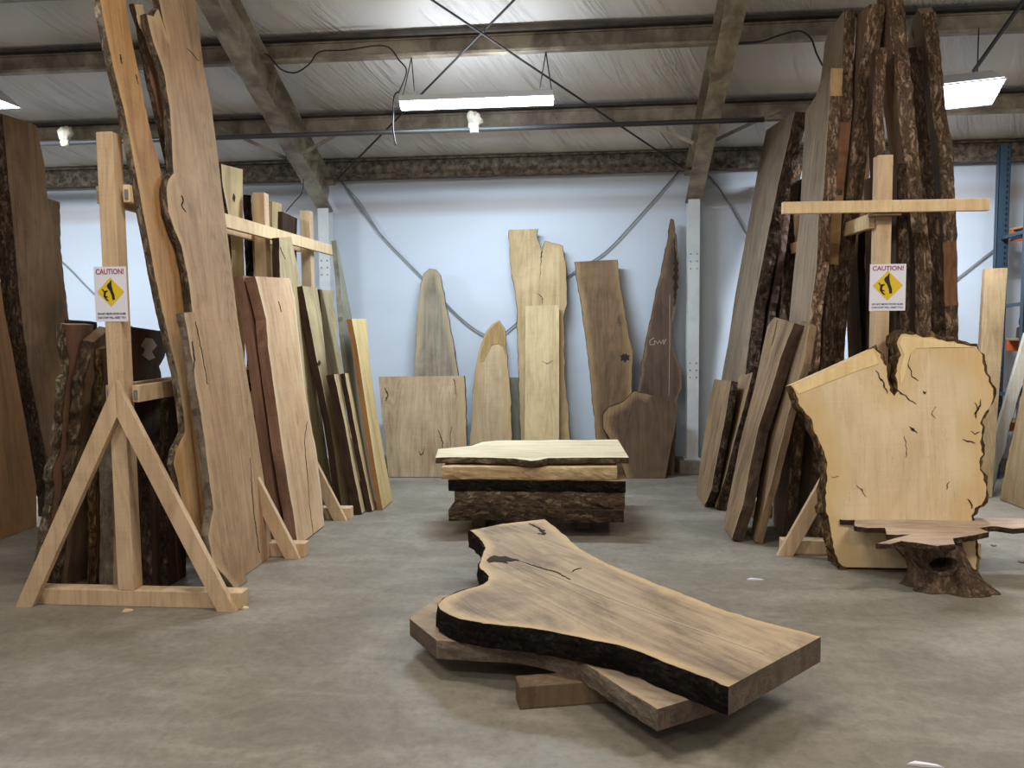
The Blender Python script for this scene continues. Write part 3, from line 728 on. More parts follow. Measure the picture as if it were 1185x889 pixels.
slab('slab with a reddish top edge behind the leftmost bark slabs', [(82, 371), (84, 420), (84, 500), (80, 650)], [(112, 373), (114, 400), (116, 500), (110, 660)], ('x', -3.165, .168), t=.04, mat='darkedge', live='', side=-1)
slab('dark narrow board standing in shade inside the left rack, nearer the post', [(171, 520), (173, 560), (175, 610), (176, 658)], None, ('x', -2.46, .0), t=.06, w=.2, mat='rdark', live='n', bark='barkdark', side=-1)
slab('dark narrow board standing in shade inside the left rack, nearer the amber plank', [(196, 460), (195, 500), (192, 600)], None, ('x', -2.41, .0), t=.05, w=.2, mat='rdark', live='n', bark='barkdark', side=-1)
# right face of left rack
slab('tall amber plank with a wavy lower edge leaning on the left rack', [(114, -40), (116, 0), (125, 48), (133, 85), (142, 120), (150, 160), (160, 215), (176, 300), (188, 361), (205, 430), (212, 475), (214, 500), (204, 520), (201, 537), (206, 557), (213, 590), (225, 615), (237, 626)],
     [(140, -40), (145, 0), (153, 50), (160, 83), (167, 120), (176, 160), (187, 200), (194, 240), (205, 300), (213, 350), (220, 410), (233, 540), (239, 600), (243, 626)],
     ('x', -2.14, -.085), t=.038, mat='amber', bark='barkpale', live='n', bamp=.004, amp=.004,
     marks=[('crack', ck, [(139, 63, .008), (140, 68, .01), (141, 74, .006)]), ('crack', ck, [(157, 86, .006), (158, 92, .01), (160, 97, .005)])])
slab('thin dark plank with pale tip squeezed between amber plank and biggest slab', [(155, 4), (163, 30), (168, 60), (176, 100), (186, 140), (196, 185), (206, 260), (222, 400), (245, 600)],
     [(165, 4), (172, 40), (180, 75), (188, 110), (196, 150), (204, 200), (214, 270), (232, 400), (255, 600)], ('x', -2.135, -.107), t=.03, mat='redbrown', bark='barkdark', live='n', bamp=.004,
     marks=[('bare_patch', 'maple', [(155.5, 5), (164.5, 5), (171, 40), (167, 42), (161, 28)])])
slab('tallest light brown slab with a wavy left edge, leaning on the left rack', [(180, -40), (183, -5), (189, 25), (194, 43), (188, 24), (183, 10), (178, 19), (170, 17), (172, 27), (178, 50), (186, 72), (190, 85), (193, 105), (197, 127), (199, 160), (201, 200), (195, 208), (193, 218), (195, 246), (202, 266), (210, 284), (218, 324), (223, 361), (233, 420), (243, 500), (252, 570), (262, 640), (276, 681)],
     [(222, -40), (226, 0), (235.5, 76), (245.5, 129), (253, 187), (257, 223), (261, 254), (269, 319), (275, 370), (293, 476), (305, 552), (311, 601), (316, 640), (318, 652)],
     ('x', -2.05, -.107), t=.04, mat='big', bark='barkgrey', live='n', bamp=.01, amp=.004,
     marks=[('crack', ck, [(210, 226, .004), (212, 233, .014), (211, 238, .01), (215, 246, .003)]), ('crack', ck, [(289, 530, .002), (291, 560, .006), (294, 600, .004), (300, 640, .002)]), ('crack', ck, [(216, 56, .002), (222, 62, .004), (230, 71, .002)])])
slab('lower curved slab with grey bark edge in front of the tallest slab', [(213, 362), (221, 410), (233, 480), (242, 550), (247, 590), (241, 620), (246, 650), (273, 680)],
     [(225, 361), (234, 420), (243, 480), (253, 560), (262, 630), (287, 674)], ('x', -1.99, -.102), t=.045, mat='big', bark='edgegrey', live='n', bamp=.008, amp=.006,
     marks=[('crack', ck, [(222, 395, .003), (225, 415, .009), (224, 430, .003)]), ('crack', ck, [(226, 372, .002), (232, 400, .004), (240, 445, .002)])])
slab('thick reddish board directly right of the tallest slab', [(281, 319), (291, 370), (300, 430), (309, 500), (318, 570), (325, 615)], None, ('x', -2.065, -.12), w=.4, t=.07, mat='redbrown', bark='redbrown', live='n', bamp=.002, edge='sawn_edge', amp=.001)
slab('thick cream slab with a long split at its foot, right of the tallest slab', [(295, 320), (302, 345), (308, 370), (310, 400), (318.7, 461), (325, 507), (332, 552), (340, 598), (345, 632)],
     [(335, 322), (341, 345), (347, 400), (354, 461), (366, 522), (372, 570), (376, 613)], ('x', -1.955, -.13), t=.073, mat='cream', bark='redbrown', live='nf', bamp=.002, edge='sawn_edge', amp=.005,
     marks=[('crack', ck, [(355, 488, .003), (352, 510, .007), (355, 545, .006), (358, 585, .005), (362, 618, .004)]), ('crack', ck, [(322, 349, .002), (324, 354, .007), (325, 361, .002)])])
slab('olive tinted board with a split top crossing in front of the upper rail', [(323, 275), (324, 320), (330, 400), (345, 500), (365, 595)], [(337, 274), (342, 298), (348, 330), (360, 400), (385, 560)], ('x', -2.17, -.062), t=.055, mat='olive', bark='darkedge', live='n', bamp=.002, edge='dark_edge',
     marks=[('crack', ck, [(324, 286, .006), (326, 291, .006), (330, 300, .002)])])
SP = XP((398, 592), (350, 331), 6.2)
slab('olive board with a dark red near edge right of the split cream slab', [(350, 331), (357, 367), (366, 414), (373, 446), (382, 490), (388, 530), (392, 561), (397, 592)], [(367, 333), (372, 367), (377, 414), (379, 433), (388, 480), (396, 520), (403, 560), (407, 588)], SP, t=.055, mat='olive', bark='darkedge', live='nf', bamp=.003, edge='dark_edge', amp=.004,
     marks=[('knot', ck, [(367, 421), (369, 417), (371, 420), (369, 424)])])
slab('olive board with a ragged right edge, behind the pair of short dark-edged boards', [(370, 335), (374, 383), (378, 430), (390, 500), (415, 580)], [(387, 337), (385.7, 353), (390, 372), (390, 395), (395, 414), (400, 480), (432, 570)], ('x', SP[1]-.075, SP[2]), t=.045, mat='olive', bark='barkdark', live='nf', bamp=.005)
slab('short dark edged board, left of the two short ones by the honey board', [(386.5, 433), (400, 496), (408, 540), (419, 595)], [(391, 433), (404, 496), (412, 540), (423, 594)], XP((419, 595), (386.5, 433), 6.1), t=.065, mat='maple', bark='darkedge', live='n', bamp=.003, edge='dark_edge')
slab('short dark edged board, right of the two short ones by the honey board', [(399, 432), (411, 496), (420, 540), (431, 592)], [(404, 432), (416, 496), (425, 540), (435, 591)], XP((431, 592), (399, 432), 6.2), t=.042, mat='maple', bark='darkedge', live='n', bamp=.003, edge='dark_edge')
slab('honey coloured board with an orange edge, last on the right side of the left rack', [(407, 369), (413, 400), (422, 460), (434, 540), (443, 590)], [(424, 369), (427, 410), (431, 445), (440, 500), (449, 550), (455, 581)], XP((443, 590), (407, 369), 6.27), t=.045, mat='honey', bark='orangeedge', live='n', bamp=.001, edge='sawn_edge', amp=.001)
slab('thin board tapering to a point beside the left steel column', [(388.5, 278), (393, 320), (396, 367), (401, 414), (425, 575)], [(390, 278), (398, 320), (407, 367), (415, 410), (440, 570)], ('x', -1.81, -.148), t=.04, mat='slate', bark='slate', live='nf', bamp=.002, edge='grey_edge')
# boards on the far side of the rail
slab('pale weathered slab rising above the rail right of the tallest slab', [(256, 190), (258, 215), (266, 257), (268, 290), (272, 420)], [(281, 196), (281, 257), (283, 320), (290, 420)], ('x', -2.78, .075), t=.06, mat='maple', bark='barkdark', live='n', side=-1, marks=[('knot', ck, [(269, 230), (270, 224), (272, 228), (271, 234)])])
slab('very dark bark edged board rising above the rail left of second visible post', [(291, 226), (292, 260), (294, 330), (302, 420)], None, ('x', -2.76, .07), w=.16, t=.065, mat='rbrown', bark='barkblack', live='n', side=-1)
slab('pale board rising above the rail right of second visible post', [(315, 233), (316, 320), (322, 420)], [(326, 236), (325, 270), (330, 420)], ('x', -2.77, .07), t=.05, mat='maple', live='', side=-1)
slab('dark brown board with slanted top above the rail between the posts', [(327, 245), (327, 290), (332, 420)], [(344, 253), (343, 290), (350, 420)], ('x', -2.68, .05), t=.045, mat='darkedge', live='', side=-1)

# ================================================================== BACK WALL SLABS
slab('tall grey slab with rounded top behind the square slab', [(497, 311), (491, 316), (487, 330), (485, 350), (482, 380), (480, 434), (478, 553)], [(504, 312), (509, 318), (512, 335), (518, 365), (525, 400), (530, 434), (540, 553)], ('y', 7.83, .08), t=.045, mat='greywood', bark='edgegrey', bamp=.004, live='nft')
slab('wide square slab with wavy grain standing against the back wall', [(438, 436), (441, 470), (446, 520), (450, 553)], [(537, 435), (539, 478), (540, 520), (539, 553)], ('y', 7.63, .12), t=.05, mat='square', bark='barkgrey', bamp=.004, live='f',
     marks=[('knot', ck, [(485, 521, .004), (487, 527, .012), (490, 524, .01), (491, 519, .004)]), ('crack', 'darkedge', [(507, 497, .004), (511, 508, .014), (513, 518, .01)]), ('crack', 'darkedge', [(525, 438, .012), (527, 448, .008), (528, 458, .004)]), ('knot', 'darkedge', [(445, 448, .01), (449, 458, .02), (446, 464, .008)]), ('crack', 'darkedge', [(523, 493, .004), (521, 505, .008), (522, 516, .004)])])
slab('light slab with a pointed darker top left of the split slab', [(577, 371), (569, 376), (562, 385), (554, 407), (550, 430), (547, 462), (544, 509), (543, 553)], [(578, 371), (584, 381), (587, 417), (591, 462), (592, 509), (594, 553)], ('y', 7.68, .17), t=.045, mat='pointed', bark='edgegrey', bamp=.003,
     marks=[('sapwood_tip', 'sapbrown', [(576.5, 373), (570, 378), (563, 387), (556, 409), (555, 419), (560, 418), (565, 408), (569, 400), (576, 398), (582, 401), (586, 415), (583, 382), (578, 373)])])
slab('narrow grey-green board between the pointed slab and the split slab', [(588, 437), (588, 553)], [(603, 437), (604, 553)], ('y', 7.92, .03), t=.03, mat='slate', live='')
slab('tallest wall slab with a deep notch splitting its top', [(589, 266), (591, 306), (598, 352), (600, 425), (603, 509), (604, 555)], [(622, 265), (621, 273), (627, 290), (631, 279), (651, 285), (655, 306), (656, 352), (652, 367), (653, 425), (660, 509), (662, 555)], ('y', 7.82, .07), t=.045, mat='split', bark='barkgrey', bamp=.005,
     marks=[('crack', ck, [(627, 290, .02), (626, 302, .008), (625, 325, .002)]), ('crack', ck, [(619, 338, .002), (628, 345, .01), (627, 352, .004)])])
slab('straight pale plank leaning in front of the split slab', [(608, 354), (608, 430), (607, 509), (607, 553)], [(647, 353), (647, 430), (647, 509), (648, 553)], ('y', 7.66, .11), t=.045, mat='plank', live='',
     marks=[('crack', 'darkedge', [(627, 418, .002), (633, 421, .006), (640, 417, .003)])])
slab('brown slab with a black knot hole leaning left of the dark pointed slab', [(665, 303), (673, 352), (679, 400), (684.5, 445), (690, 508), (694, 553)], [(714, 300.5), (718, 334), (723, 360), (727, 386), (732, 412), (731, 453), (735, 553)], ('y', 7.76, .10), t=.05, mat='walnut', bark='barkgrey', bamp=.005,
     marks=[('knot_hole', ck, [(717, 411), (719.5, 412), (721, 409), (723, 410.5), (725, 409), (726, 411.5), (729, 411), (727.5, 414), (728.5, 417), (725.5, 416.5), (723, 420), (721.5, 417), (718, 418), (719, 414.5)])])
slab('tall dark slab tapering to a sharp point beside the right column', [(777, 253), (774, 271), (762.5, 326), (751, 378), (738, 453), (730, 553)], [(779, 254), (783, 278), (785, 323), (781, 360), (777, 378), (779, 404), (788.5, 427), (789, 449), (783, 464), (780, 553)], ('y', 7.85, .055), t=.045, mat='walnutdark', bark='barkgrey', bamp=.005,
     marks=[('chalk_line', 'chalk', [(775, 340, .004), (775, 400, .004), (774, 458, .004)]), ('chalk_mark', 'chalk', [(757, 391, .005), (752, 394, .005), (752, 399, .005), (757, 399, .005), (758, 394, .005), (761, 398, .004), (763, 394, .004), (765, 398, .004), (768, 393, .005), (768, 399, .004), (771, 392, .005)]),
            ('dark_bark_inclusion', 'darkedge', [(780, 275, .01), (782, 300, .05), (782, 330, .055), (780, 355, .01)])])
slab('low broad dark slab with a light curved shoulder in front of the pointed one', [(734, 453), (720, 466), (704, 472), (698, 480), (698, 495), (708, 512), (717, 530), (725, 553)], [(748, 456), (785, 467.5), (781, 497), (776, 520), (770, 553)], ('y', 7.68, .05), t=.055, mat='walnutsap', bark='barkdark', live='nt', bamp=.006, amp=.004)

# ================================================================== STACK IN THE MIDDLE
def hz(label, near, w, h, t, mat, bark, bamp=.02, far=None, **k):
    kw = dict(amp=.012, bamp=bamp, live='nf', floor=False, cat='wood slab'); kw.update(k)
    return slab(label, near, far, ('z', h), t=t, w=w, mat=mat, bark=bark, **kw)
hz('top slab of the middle stack, pale and smooth with a bark rim', [(504, 529.5), (530, 529), (560, 529.5), (595, 530.5), (614, 533.5), (624, 532.5), (634, 530), (680, 529.5), (727.6, 529.5)], None, .545, .042, 'stacktop', 'barkgrey', .012,
   far=[(507, 520), (546, 516), (558, 512), (576, 510), (715, 509)], amp=.004)
hz('yellow edged slab, second from the top of the middle stack', [(511, 541), (540, 540.5), (600, 541), (660, 541), (714, 540.5)], .72, .488, .085, 'yellow', 'yellow', .012, edge='bare_edge', amp=.006)
hz('dark barked slab, third from the top of the middle stack', [(519, 555.5), (560, 555), (620, 556), (680, 556), (724, 557)], .72, .40, .078, 'rbrown', 'barkblack', .018)
hz('thick grey-brown barked slab, second from the bottom of the middle stack', [(526, 569), (560, 568), (620, 569), (680, 570), (723, 570)], .72, .318, .118, 'rbrown', 'barkgrey', .022)
hz('bottom slab of the middle stack with dark bark', [(519, 590), (560, 588), (620, 590), (680, 591), (722, 591)], .74, .200, .082, 'rdark', 'barkdark', .016)
for (x0, x1, lb) in ((546, 561, 'left'), (668, 683, 'middle'), (712, 721, 'right')):
    A = oy(x0, 606, 5.76); B = oy(x1, 606, 5.76); bm = bmesh.new(); L = B.x-A.x
    box(bm, -L/2, L/2, 0, .62, 0, .116, .004); o = mesh_obj('wood_block', bm, 'blockwood'); o.location = ((A.x+B.x)/2, 5.76 + (.25 if lb == 'right' else 0), 0)
    tag(o, '%s wooden block under the middle stack' % lb, 'wood block')
for (x, lb) in ((525, 'left'), (716, 'right')):
    A = oy(x, 538, 5.75); bm = bmesh.new(); box(bm, -.05, .05, 0, .5, .002, .0125, .001); o = mesh_obj('spacer_stick', bm, 'blockwood'); o.location = (A.x+(.03 if lb == 'left' else -.03), 5.75, .4885)
    tag(o, 'thin spacer stick under the %s end of the top stacked slab' % lb, 'spacer stick')

# ================================================================== FOREGROUND SLABS
slab('large walnut slab with flared left end, upper one in the foreground', [(544, 614), (555, 623), (562, 634), (557.5, 647), (555, 656), (566, 667), (565, 672), (560, 676), (538, 683), (516, 691), (507, 699), (509, 705), (529, 715), (560, 721.6), (617, 727), (669, 737), (722, 748), (779, 770), (820, 785), (843, 795)],
     [(582, 606.5), (630, 601), (647, 614), (669, 634), (704.5, 653.6), (748, 671), (792, 689), (845, 708.5), (906, 726), (950, 737)], ('z', .275), t=.1, mat='fgtop', bark='barkblack', live='nf', floor=False, amp=.006, bamp=.011, step=.022,
     grain=Vector((1.37, -1.75, 0)), endmat='endgrain', bare='f',
     marks=[('knot', ck, [(563, 649), (567, 645.5), (572, 643.5), (578, 645), (585, 644.5), (592, 647), (600, 648.5), (592, 650), (584, 650), (588, 652.5), (579, 651), (572, 650.5), (566, 651.5)]),
            ('crack', ck, [(597, 649, .012), (620, 656, .005), (645, 663, .005), (660, 671, .003)]),
            ('crack', ck, [(612, 606, .01), (620, 610, .02), (628, 615, .03), (630, 619, .02), (622, 618, .01)]),
            ('crack', ck, [(661, 662, .003), (668, 659, .006), (673, 658, .003)]),
            ('chalk_line', 'chalk', [(600, 650, .004), (700, 690, .004), (780, 720, .004), (884, 757, .004)])])
slab('thick grey-brown slab lying under the foreground walnut slab', [(505, 741), (540, 743), (573, 745), (600, 747), (625, 751), (669, 763), (696, 780), (731, 803), (761, 821)],
     [(474, 716), (508, 689), (560, 690), (640, 705), (730, 735), (800, 765), (848, 795)], ('z', .173), t=.078, mat='fglow', bark='edgegrey', live='n', floor=False, amp=.004, bamp=.008, step=.025, grain=Vector((1.2, -.6, 0)), endmat='endgrain')
def block(x, y, ang, L, w, h, z, label):
    bm = bmesh.new(); box(bm, 0, L, 0, w, 0, h, .005); o = mesh_obj('wood_block', bm, 'blockwood'); o.location = (x, y, z); o.rotation_euler = (0, 0, ang); return tag(o, label, 'wood block')
P = fl(601, 822); block(P.x, P.y, .24, .62, .1, .094, 0, 'wooden block poking out under the foreground slabs')
block(-.42, 3.38, .1, .5, .1, .094, 0, 'wooden block hidden in shade behind the foreground block')

# ================================================================== RIGHT GROUP
slab('short board at the far left of the right group with dark bark edge', [(846, 441), (838, 490), (828, 540), (823, 567), (815, 587)], [(827, 439), (823, 455), (814, 510), (806, 570)], XP((815, 587), (846, 441), 6.5), t=.055, mat='rsmall', bark='barkdark', bamp=.012, live='n')
slab('second short board from the left in the right group, mostly bark edge', [(871, 431), (861, 470), (850, 510), (840, 550), (830, 582)], [(855, 436), (846, 470), (828, 550), (818, 575)], XP((829, 588), (870, 431), 6.38), t=.085, mat='rsmall', bark='barkdark', bamp=.014, live='n')
slab('tall grey-brown slab with bark edge, furthest left of the tall right slabs', [(920, 129), (901, 211), (886, 285), (872.5, 353), (861.5, 438), (850, 500), (838, 580)], [(911, 135), (887, 150.6), (878, 191), (864, 269), (850.6, 343), (842, 400), (835, 438), (824, 520), (817, 566)], ('x', 1.17, .14), t=.10, mat='rgrey', bark='barkdark', bamp=.016, live='n')
slab('reddish dark slab just right of the tall grey-brown left slab', [(908, 238), (899, 310), (890, 360), (868, 560)], None, ('x', 1.30, .14), w=.5, t=.055, mat='rdark', bark='darkedge', bamp=.01, live='n', edge='dark_edge')
slab('dark red slab squeezed left of the widest grey face in the right group', [(918, 188), (912, 230), (903, 355), (885, 590)], None, ('x', 1.39, .14), w=.5, t=.08, mat='rdark', bark='barkdark', bamp=.012, live='n', edge='dark_edge')
slab('short light board with a forked top, frontmost in the right group', [(919, 374), (905, 410), (891, 455), (877, 497), (868, 540), (860, 584), (846, 627)], [(896, 367), (888, 378), (881, 410), (874, 445), (856, 514), (845, 570), (837, 609)], ('x', .965, .273), t=.075, mat='rsmall', bark='rdark', bamp=.004, live='n', edge='sawn_edge',
     marks=[('crack', 'rdark', [(900, 370, .02), (897, 385, .02), (893, 400, .004)])])
slab('short brown board leaning just right of the forked top board', [(937, 376), (930, 420), (912, 480), (895, 550), (876, 622)], [(925, 371), (915, 400), (900, 470), (880, 550), (871, 610)], ('x', 1.12, .215), t=.045, mat='rsmall', bark='rbrown', bamp=.003, live='n', edge='sawn_edge')
slab('wide grey faced slab with rough bark, large one in the right group', [(962, 79), (960, 117), (952.6, 228), (947.5, 247), (945, 310), (937, 368), (935, 418), (918, 500), (906, 622)], [(950, 94), (944, 111), (932, 129), (925, 260), (919, 310), (914, 364), (905, 450), (893, 605)], XP((906, 622), (962, 79), 5.63), t=.075, mat='rgrey', bark='bark', bamp=.016, live='n', step=.03, patches=[(70, 108, 'yellowpatch')])
slab('tall grey faced slab with a bare yellow patch low on its bark edge', [(977, 12), (975, 60), (973, 135), (964, 220), (958, 300), (950, 418), (935, 600)], [(969, 23), (958, 38), (954, 51), (952, 74), (946, 120), (930, 300), (915, 560)], XP((948, 418), (973, 100), 5.68), t=.07, mat='rgrey', bark='bark', bamp=.014, live='n', patches=[(135, 215, 'debarked'), (215, 300, 'yellowpatch')])
S5 = XP((965, 418), (997, 59), 5.6)
slab('tall slab with knot holes in its rough bark edge, left of the right post', [(1005, 6), (997, 59), (991, 110), (988, 140), (979, 228), (977, 242), (966.6, 310), (961, 377), (958, 420), (948, 600)], [(992, 17), (989, 60), (983, 110), (978, 140), (970, 228), (958, 310), (950, 420), (938, 600)], S5, t=.105, mat='rbrown', bark='bark', bamp=.018, live='n')
slab('greyish plank face glimpsed between tall bark slabs left of the post top', [(1006, 120), (1003, 170), (1000, 228), (1000, 400), (1000, 600)], [(998, 120), (994, 170), (990, 228), (986, 400), (985, 600)], XP((1000, 500), (1004, 150), 6.4), t=.03, mat='rbrown', live='')
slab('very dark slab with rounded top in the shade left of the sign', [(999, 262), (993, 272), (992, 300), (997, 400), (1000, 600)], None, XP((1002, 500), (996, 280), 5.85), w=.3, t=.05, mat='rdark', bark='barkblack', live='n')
slab('narrow bark slab rising straight above the right post', [(1014, 56), (1009, 130), (1012, 173), (1015, 260), (1016, 420), (1018, 600)], None, XP((1018, 600), (1012, 173), 5.45), w=.1, t=.065, mat='rdark', bark='bark', live='n')
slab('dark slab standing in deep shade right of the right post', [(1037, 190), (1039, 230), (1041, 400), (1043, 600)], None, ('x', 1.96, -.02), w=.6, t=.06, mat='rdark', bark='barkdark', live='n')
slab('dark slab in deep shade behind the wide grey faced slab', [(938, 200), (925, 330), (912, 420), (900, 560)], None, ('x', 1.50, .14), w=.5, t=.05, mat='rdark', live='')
S7 = XP((1058, 382), (1032, 61), 5.5)
slab('tallest slab of the right group with smooth brown face and rough bark strip', [(1025, -20), (1027, 5), (1032, 61), (1039, 130), (1049, 228), (1055, 270), (1058, 301), (1059, 382), (1064, 600)], [(1014, -20), (1015, 5), (1018, 61), (1023, 130), (1036, 228), (1040, 270), (1043, 301), (1045, 382), (1050, 600)], S7, t=.10, mat='rbrown', bark='bark', bamp=.016, live='n')
slab('dark bark slab just right of the tallest right slab', [(1051, 56), (1055, 110), (1061, 173), (1067, 228), (1071, 260), (1076, 330), (1079, 390), (1082, 600)], None, XP((1079, 390), (1055, 110), 5.75), w=.3, t=.085, mat='rdark', bark='barkdark', bamp=.014, live='n')
slab('slab with a pale pointed top and a debarked patch, furthest right in the rack', [(1066, 17), (1071, 50), (1078, 130), (1086, 173), (1089, 228), (1092, 300), (1093, 395), (1097, 600)], [(1061.6, 10), (1055, 28), (1048.5, 56), (1054, 110), (1064, 173), (1072, 228), (1078, 300), (1080, 390), (1084, 600)], XP((1093, 395), (1072, 60), 5.85), t=.09, mat='rgrey', bark='bark', bamp=.012, live='n', patches=[(281, 352, 'debarked')],
     marks=[('crack', ck, [(1056, 36, .004), (1056.5, 40, .014), (1057, 45, .003)])])
# burl slab
slab('big pale yellow burl slab with a split top leaning in front of the right rack', [(915, 446), (924, 462), (941, 493), (946, 505), (952, 519), (957, 540), (957.5, 556), (955, 575), (956, 593), (961, 611), (964, 628), (969, 645), (975, 655), (980, 660)],
     [(1011, 403), (1019, 410), (1026, 424), (1030, 452), (1035, 458), (1039, 452), (1038, 430), (1043, 411), (1038, 397), (1043, 387), (1060, 387), (1078, 390), (1104, 395), (1130, 401), (1137, 411), (1139, 424), (1144, 437), (1149, 455), (1146, 470), (1138, 481), (1134, 490), (1136, 500), (1134, 512), (1138, 526), (1134, 540), (1138, 556), (1141, 574), (1136, 584), (1128, 588), (1124, 597), (1128, 620), (1130, 655)],
     ('y', 4.885, .125), t=.13, mat='burl', bark='barkgold', live='nf', bamp=.024, amp=.012, step=.02, name='burl_slab', cat='wood slab',
     marks=[('crack', ck, [(1036, 450, .004), (1046, 457, .008), (1053, 463, .01), (1060, 467, .004)]), ('crack', ck, [(1053, 493, .006), (1056, 498, .02), (1062, 501, .004)]),
            ('crack', ck, [(1056, 405, .004), (1051, 420, .006), (1055, 437, .006), (1063, 440, .003)]), ('crack', ck, [(1114, 508, .004), (1122, 511, .012), (1129, 512, .004)]),
            ('crack', ck, [(1128, 466, .004), (1131, 473, .01), (1127, 480, .004)]), ('crack', ck, [(1014, 428, .004), (1020, 440, .012), (1028, 455, .006)]),
            ('crack', ck, [(1123, 499, .002), (1128, 502, .007), (1134, 499, .002)]), ('crack', ck, [(1135, 462, .004), (1134, 470, .012), (1129, 479, .012), (1128, 484, .004)]),
            ('crack', 'debarked', [(1098, 557, .002), (1096, 562, .006), (1095, 567, .002)]), ('crack', 'debarked', [(992, 561, .002), (997, 567, .009), (1003, 575, .002)]), ('crack', ck, [(1120, 577, .006), (1124, 582, .012), (1125, 589, .01)]),
            ('crack', 'debarked', [(1046, 505, .002), (1049, 520, .006), (1048, 530, .002)]), ('crack', 'debarked', [(962, 551, .002), (967, 552, .006), (971, 551, .002)]), ('crack', ck, [(1068, 453, .003), (1070, 455, .008), (1072, 454, .003)]),
            ('crack', 'debarked', [(1083, 470, .002), (1079, 478, .005), (1082, 484, .002)]), ('pencil_line', 'debarked', [(966, 424, .004), (969, 430, .004), (972, 437, .004)]),
            ('sawn_bevel', 'burltop', [(917, 447), (1010, 405), (1017, 421), (990, 430), (924, 456)]),
            ('sawn_bevel', 'burltop', [(1044, 389), (1078, 392), (1128, 402), (1095, 402), (1060, 403), (1053, 410), (1050, 422), (1047, 436), (1042, 445), (1041, 430), (1046, 411), (1041, 398)])])
# driftwood bench top and its stump
slab('ragged driftwood slab bench top jutting in at the right edge', [(968, 598), (973, 601.5), (989, 602), (990, 609), (1004, 611), (1024, 611), (1026, 618.5), (1040, 619), (1056, 618), (1014, 629), (1030, 629.5), (1043, 626), (1060, 628), (1085, 632), (1105, 630), (1103, 623), (1125, 620), (1144, 616), (1133, 611), (1150, 609), (1172, 612), (1200, 610), (1260, 612), (1330, 613)],
     [(1064, 597.5), (1126, 599.5), (1185, 600), (1260, 600.5), (1320, 601)], ('z', .30), t=.03, mat='drift', bark='barkdark', live='n', floor=False, bamp=.004, amp=.004, grain=Vector((1, 0, 0)), step=.02, name='driftwood_top', cat='bench top')
def stump(label, cx, cy, z1, hx0, hy0, tops, twist, name='stump', holes=()):
    bm = bmesh.new(); nr, ns = 40, 80; rings = []
    for j in range(nr+1):
        f = j/nr; z = z1*f
        ax, ay, hx, hy = [tops[0][i]*(1-f)+tops[1][i]*f for i in range(4)]
        pinch = 1-.22*math.sin(PI*min(1, f*1.15)); r_ = []
        for i in range(ns):
            th = 2*PI*i/ns; p = Vector((math.cos(th), math.sin(th), 0))
            q = Vector((p.x*1.4, p.y*1.4, f*1.2+th*twist))
            d = 1 + .22*noise.noise(q*1.3) + .10*(1-2*abs(noise.noise(Vector((p.x*4+f*3, p.y*4, f*1.5))))) + .03*noise.noise(Vector((p.x*14, p.y*14, f*5)))
            if f < .18: d *= 1+.22*(1-f/.18)*max(0, noise.noise(Vector((p.x*2.5, p.y*2.5, 9)))+.3)
            co = Vector((cx+ax+hx*p.x*pinch*d, cy+ay+hy*p.y*pinch*d, z))
            for hxp, hz_, rad, dep in holes:
                if p.y < 0:
                    dd = math.hypot((co.x-hxp)/1.5, (co.z-hz_))/rad
                    if dd < 1.35: co.y += dep*max(0, 1-(dd*.85)**3) - .02*max(0, 1-abs(dd-1.1)/.25)
            r_.append(bm.verts.new(co))
        rings.append(r_)
    for a_, b_ in zip(rings, rings[1:]):
        for i in range(ns): bm.faces.new((a_[i], a_[(i+1) % ns], b_[(i+1) % ns], b_[i]))
    bm.faces.new(rings[0][::-1]); bm.faces.new(rings[-1]); bmesh.ops.recalc_face_normals(bm, faces=bm.faces)
    o = mesh_obj(name, bm, 'barkstump', smooth=True); return tag(o, label, 'tree stump')
T0 = fl(1113, 688); T1 = fl(1082, 632, .268)
stump('gnarled hollow stump holding up the driftwood bench top', T0.x, T0.y+.12, .268, 0, 0, [(0, 0, .215, .14), (T1.x-T0.x+.01, .04, .17, .12)], .25,
      holes=[(fl(1092, 652, .14).x-.03, .15, .042, .16)])
P = fl(1300, 650)
stump('second stump outside the frame under the driftwood bench top', P.x, 4.62, .268, 0, 0, [(0, 0, .15, .12), (0, 0, .14, .11)], .2)

# ------------------------------------------------------------------ far right
slab('plain tan board leaning on the blue shelf upright', [(1140, 311), (1135, 400), (1132, 480), (1128, 570)], [(1166, 310), (1160, 400), (1154, 482), (1148, 575)], ('y', 6.95, .13), t=.05, mat='rtan', live='', endmat='rsmall')
slab('thin pale grey slat slanting beside the tan board at the right edge', [(1187, 385), (1165, 460), (1150, 510), (1138, 568)], [(1200, 398), (1186, 440), (1176, 467), (1165, 510), (1148, 573)], ('y', 7.12, .06), t=.04, mat='palegrey', live='f', bark='barkdark', bamp=.01)
A = fl(1157, 579); B = fl(1215, 601)
slab('wide tan slab cut off by the right edge behind the bench', [(1187, 430), (1175, 490), (1164, 540), (1157, 579)], [(1260, 430), (1255, 500), (1250, 560), (1245, 612)], ('p', A, B-A, Vector((.10, .12, 1))), t=.06, mat='rtan', live='n', bark='barkgold', bamp=.006)
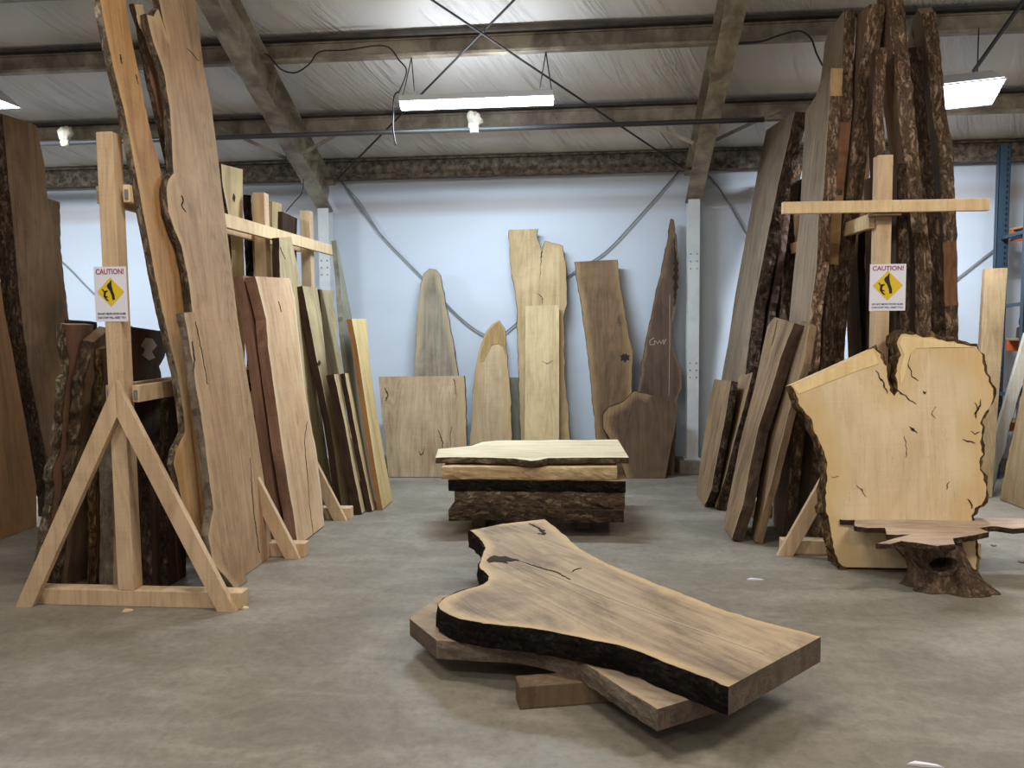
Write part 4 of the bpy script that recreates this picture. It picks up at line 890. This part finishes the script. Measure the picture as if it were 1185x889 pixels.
# blue pallet rack
RYY = 7.8; RX = oy(1163, 200, RYY).x; RZ = oy(1163, 168, RYY).z
t = empty('pallet_rack', (RX, RYY, 0), 'blue steel shelf rack with orange beams at the right edge', 'shelf rack')
for y0 in (0, -.5):
    for x0 in (0, 2.3):
        bm = bmesh.new(); box(bm, x0-.05, x0-.046, y0, y0+.06, 0, RZ); box(bm, x0+.046, x0+.05, y0, y0+.06, 0, RZ); box(bm, x0-.05, x0+.05, y0, y0+.004, 0, RZ); box(bm, x0-.06, x0+.06, y0-.02, y0+.08, 0, .006)
        u_ = mesh_obj('upright', bm, 'rackslots', t)
oz = []
for zc in (oy(1178, 273, RYY).z, oy(1178, 400, RYY).z, .5):
    for y0 in (-.045, -.53):
        bm = bmesh.new(); box(bm, .06, 2.24, y0, y0+.04, zc-.05, zc+.05, .004); mesh_obj('beam', bm, 'rackorange', t)
    bm = bmesh.new(); box(bm, .06, 2.24, -.54, .02, zc+.05, zc+.07, .002); mesh_obj('shelf_board', bm, 'rtan', t); oz.append(zc+.07)
for zc in (oy(1163, 273, RYY).z-.02, 1.6, .8):
    bm = bmesh.new(); bar(bm, (0, 0, zc), (0, -.44, zc+.02), .03, .03, bev=0); mesh_obj('brace', bm, 'rackblue', t)
bm = bmesh.new(); bar(bm, (.05, -.045, oz[0]-.10), (.6, -.045, oz[0]+.02), .006, .03, bev=0); mesh_obj('brace', bm, 'rackblue', t)
for i, (dx, L, hh, mt) in enumerate(((.1, .5, .10, 'rdark'), (.12, .45, .07, 'barkdark'))):
    bm = bmesh.new(); box(bm, 0, L, 0, .3, .004, hh, .01)
    bmesh.ops.subdivide_edges(bm, edges=bm.edges, cuts=3)
    for v_ in bm.verts:
        if v_.co.z > .01: v_.co += Vector((.012*noise.noise(v_.co*9), .012*noise.noise(v_.co*9+Vector((5, 0, 0))), .010*noise.noise(v_.co*8+Vector((0, 5, 0)))))
    o = mesh_obj('wood_offcut', bm, mt); o.location = (RX+dx, 7.42, oz[1]+ (0 if i == 0 else .118)); tag(o, ('dark wood offcut on the middle shelf of the blue rack', 'rough bark offcut on top of the dark offcut on the rack')[i], 'wood offcut')

# ------------------------------------------------------------------ bits on the floor
def chip(px, py, sx, sy, ang, mat, label):
    P = fl(px, py); bm = bmesh.new(); pts = [(-sx, -sy*.6), (-sx*.2, -sy), (sx, -sy*.4), (sx*.7, sy*.7), (-sx*.5, sy)]
    f = [bm.verts.new((x, y, .0)) for x, y in pts]; g = [bm.verts.new((x*.9, y*.9, .006+.003*math.sin(i*2))) for i, (x, y) in enumerate(pts)]
    bm.faces.new(f[::-1]); bm.faces.new(g)
    for i in range(5): bm.faces.new((f[i], f[(i+1) % 5], g[(i+1) % 5], g[i]))
    o = mesh_obj('wood_chip', bm, mat); o.location = (P.x, P.y, 0); o.rotation_euler = (0, 0, ang); tag(o, label, 'wood chip')
chip(148, 707, .028, .018, .5, 'pine_pale', 'pale wood chip on the floor under the left rack base')
chip(284, 704, .02, .016, .2, 'pine_pale', 'pale wood chip at the right end of the left rack base')
chip(874, 671, .05, .007, .0, 'paper', 'thin white sliver lying on the floor right of the foreground slab')
chip(1150, 632, .02, .015, .4, 'rbrown', 'brown bark chip on the floor beside the burl slab')
chip(1183, 651, .03, .02, .2, 'rbrown', 'brown bark chip on the floor at the right edge')
chip(878, 625, .03, .012, .3, 'rbrown', 'brown splinter on the floor under the forked top board')
chip(1070, 886, .06, .01, -.1, 'paper', 'pale strip lying on the floor at the bottom edge')

vs = C.view_settings; vs.view_transform = 'Standard'; vs.look = 'None'; vs.exposure = -0.04; vs.gamma = 1.0; vs.use_curve_mapping = False
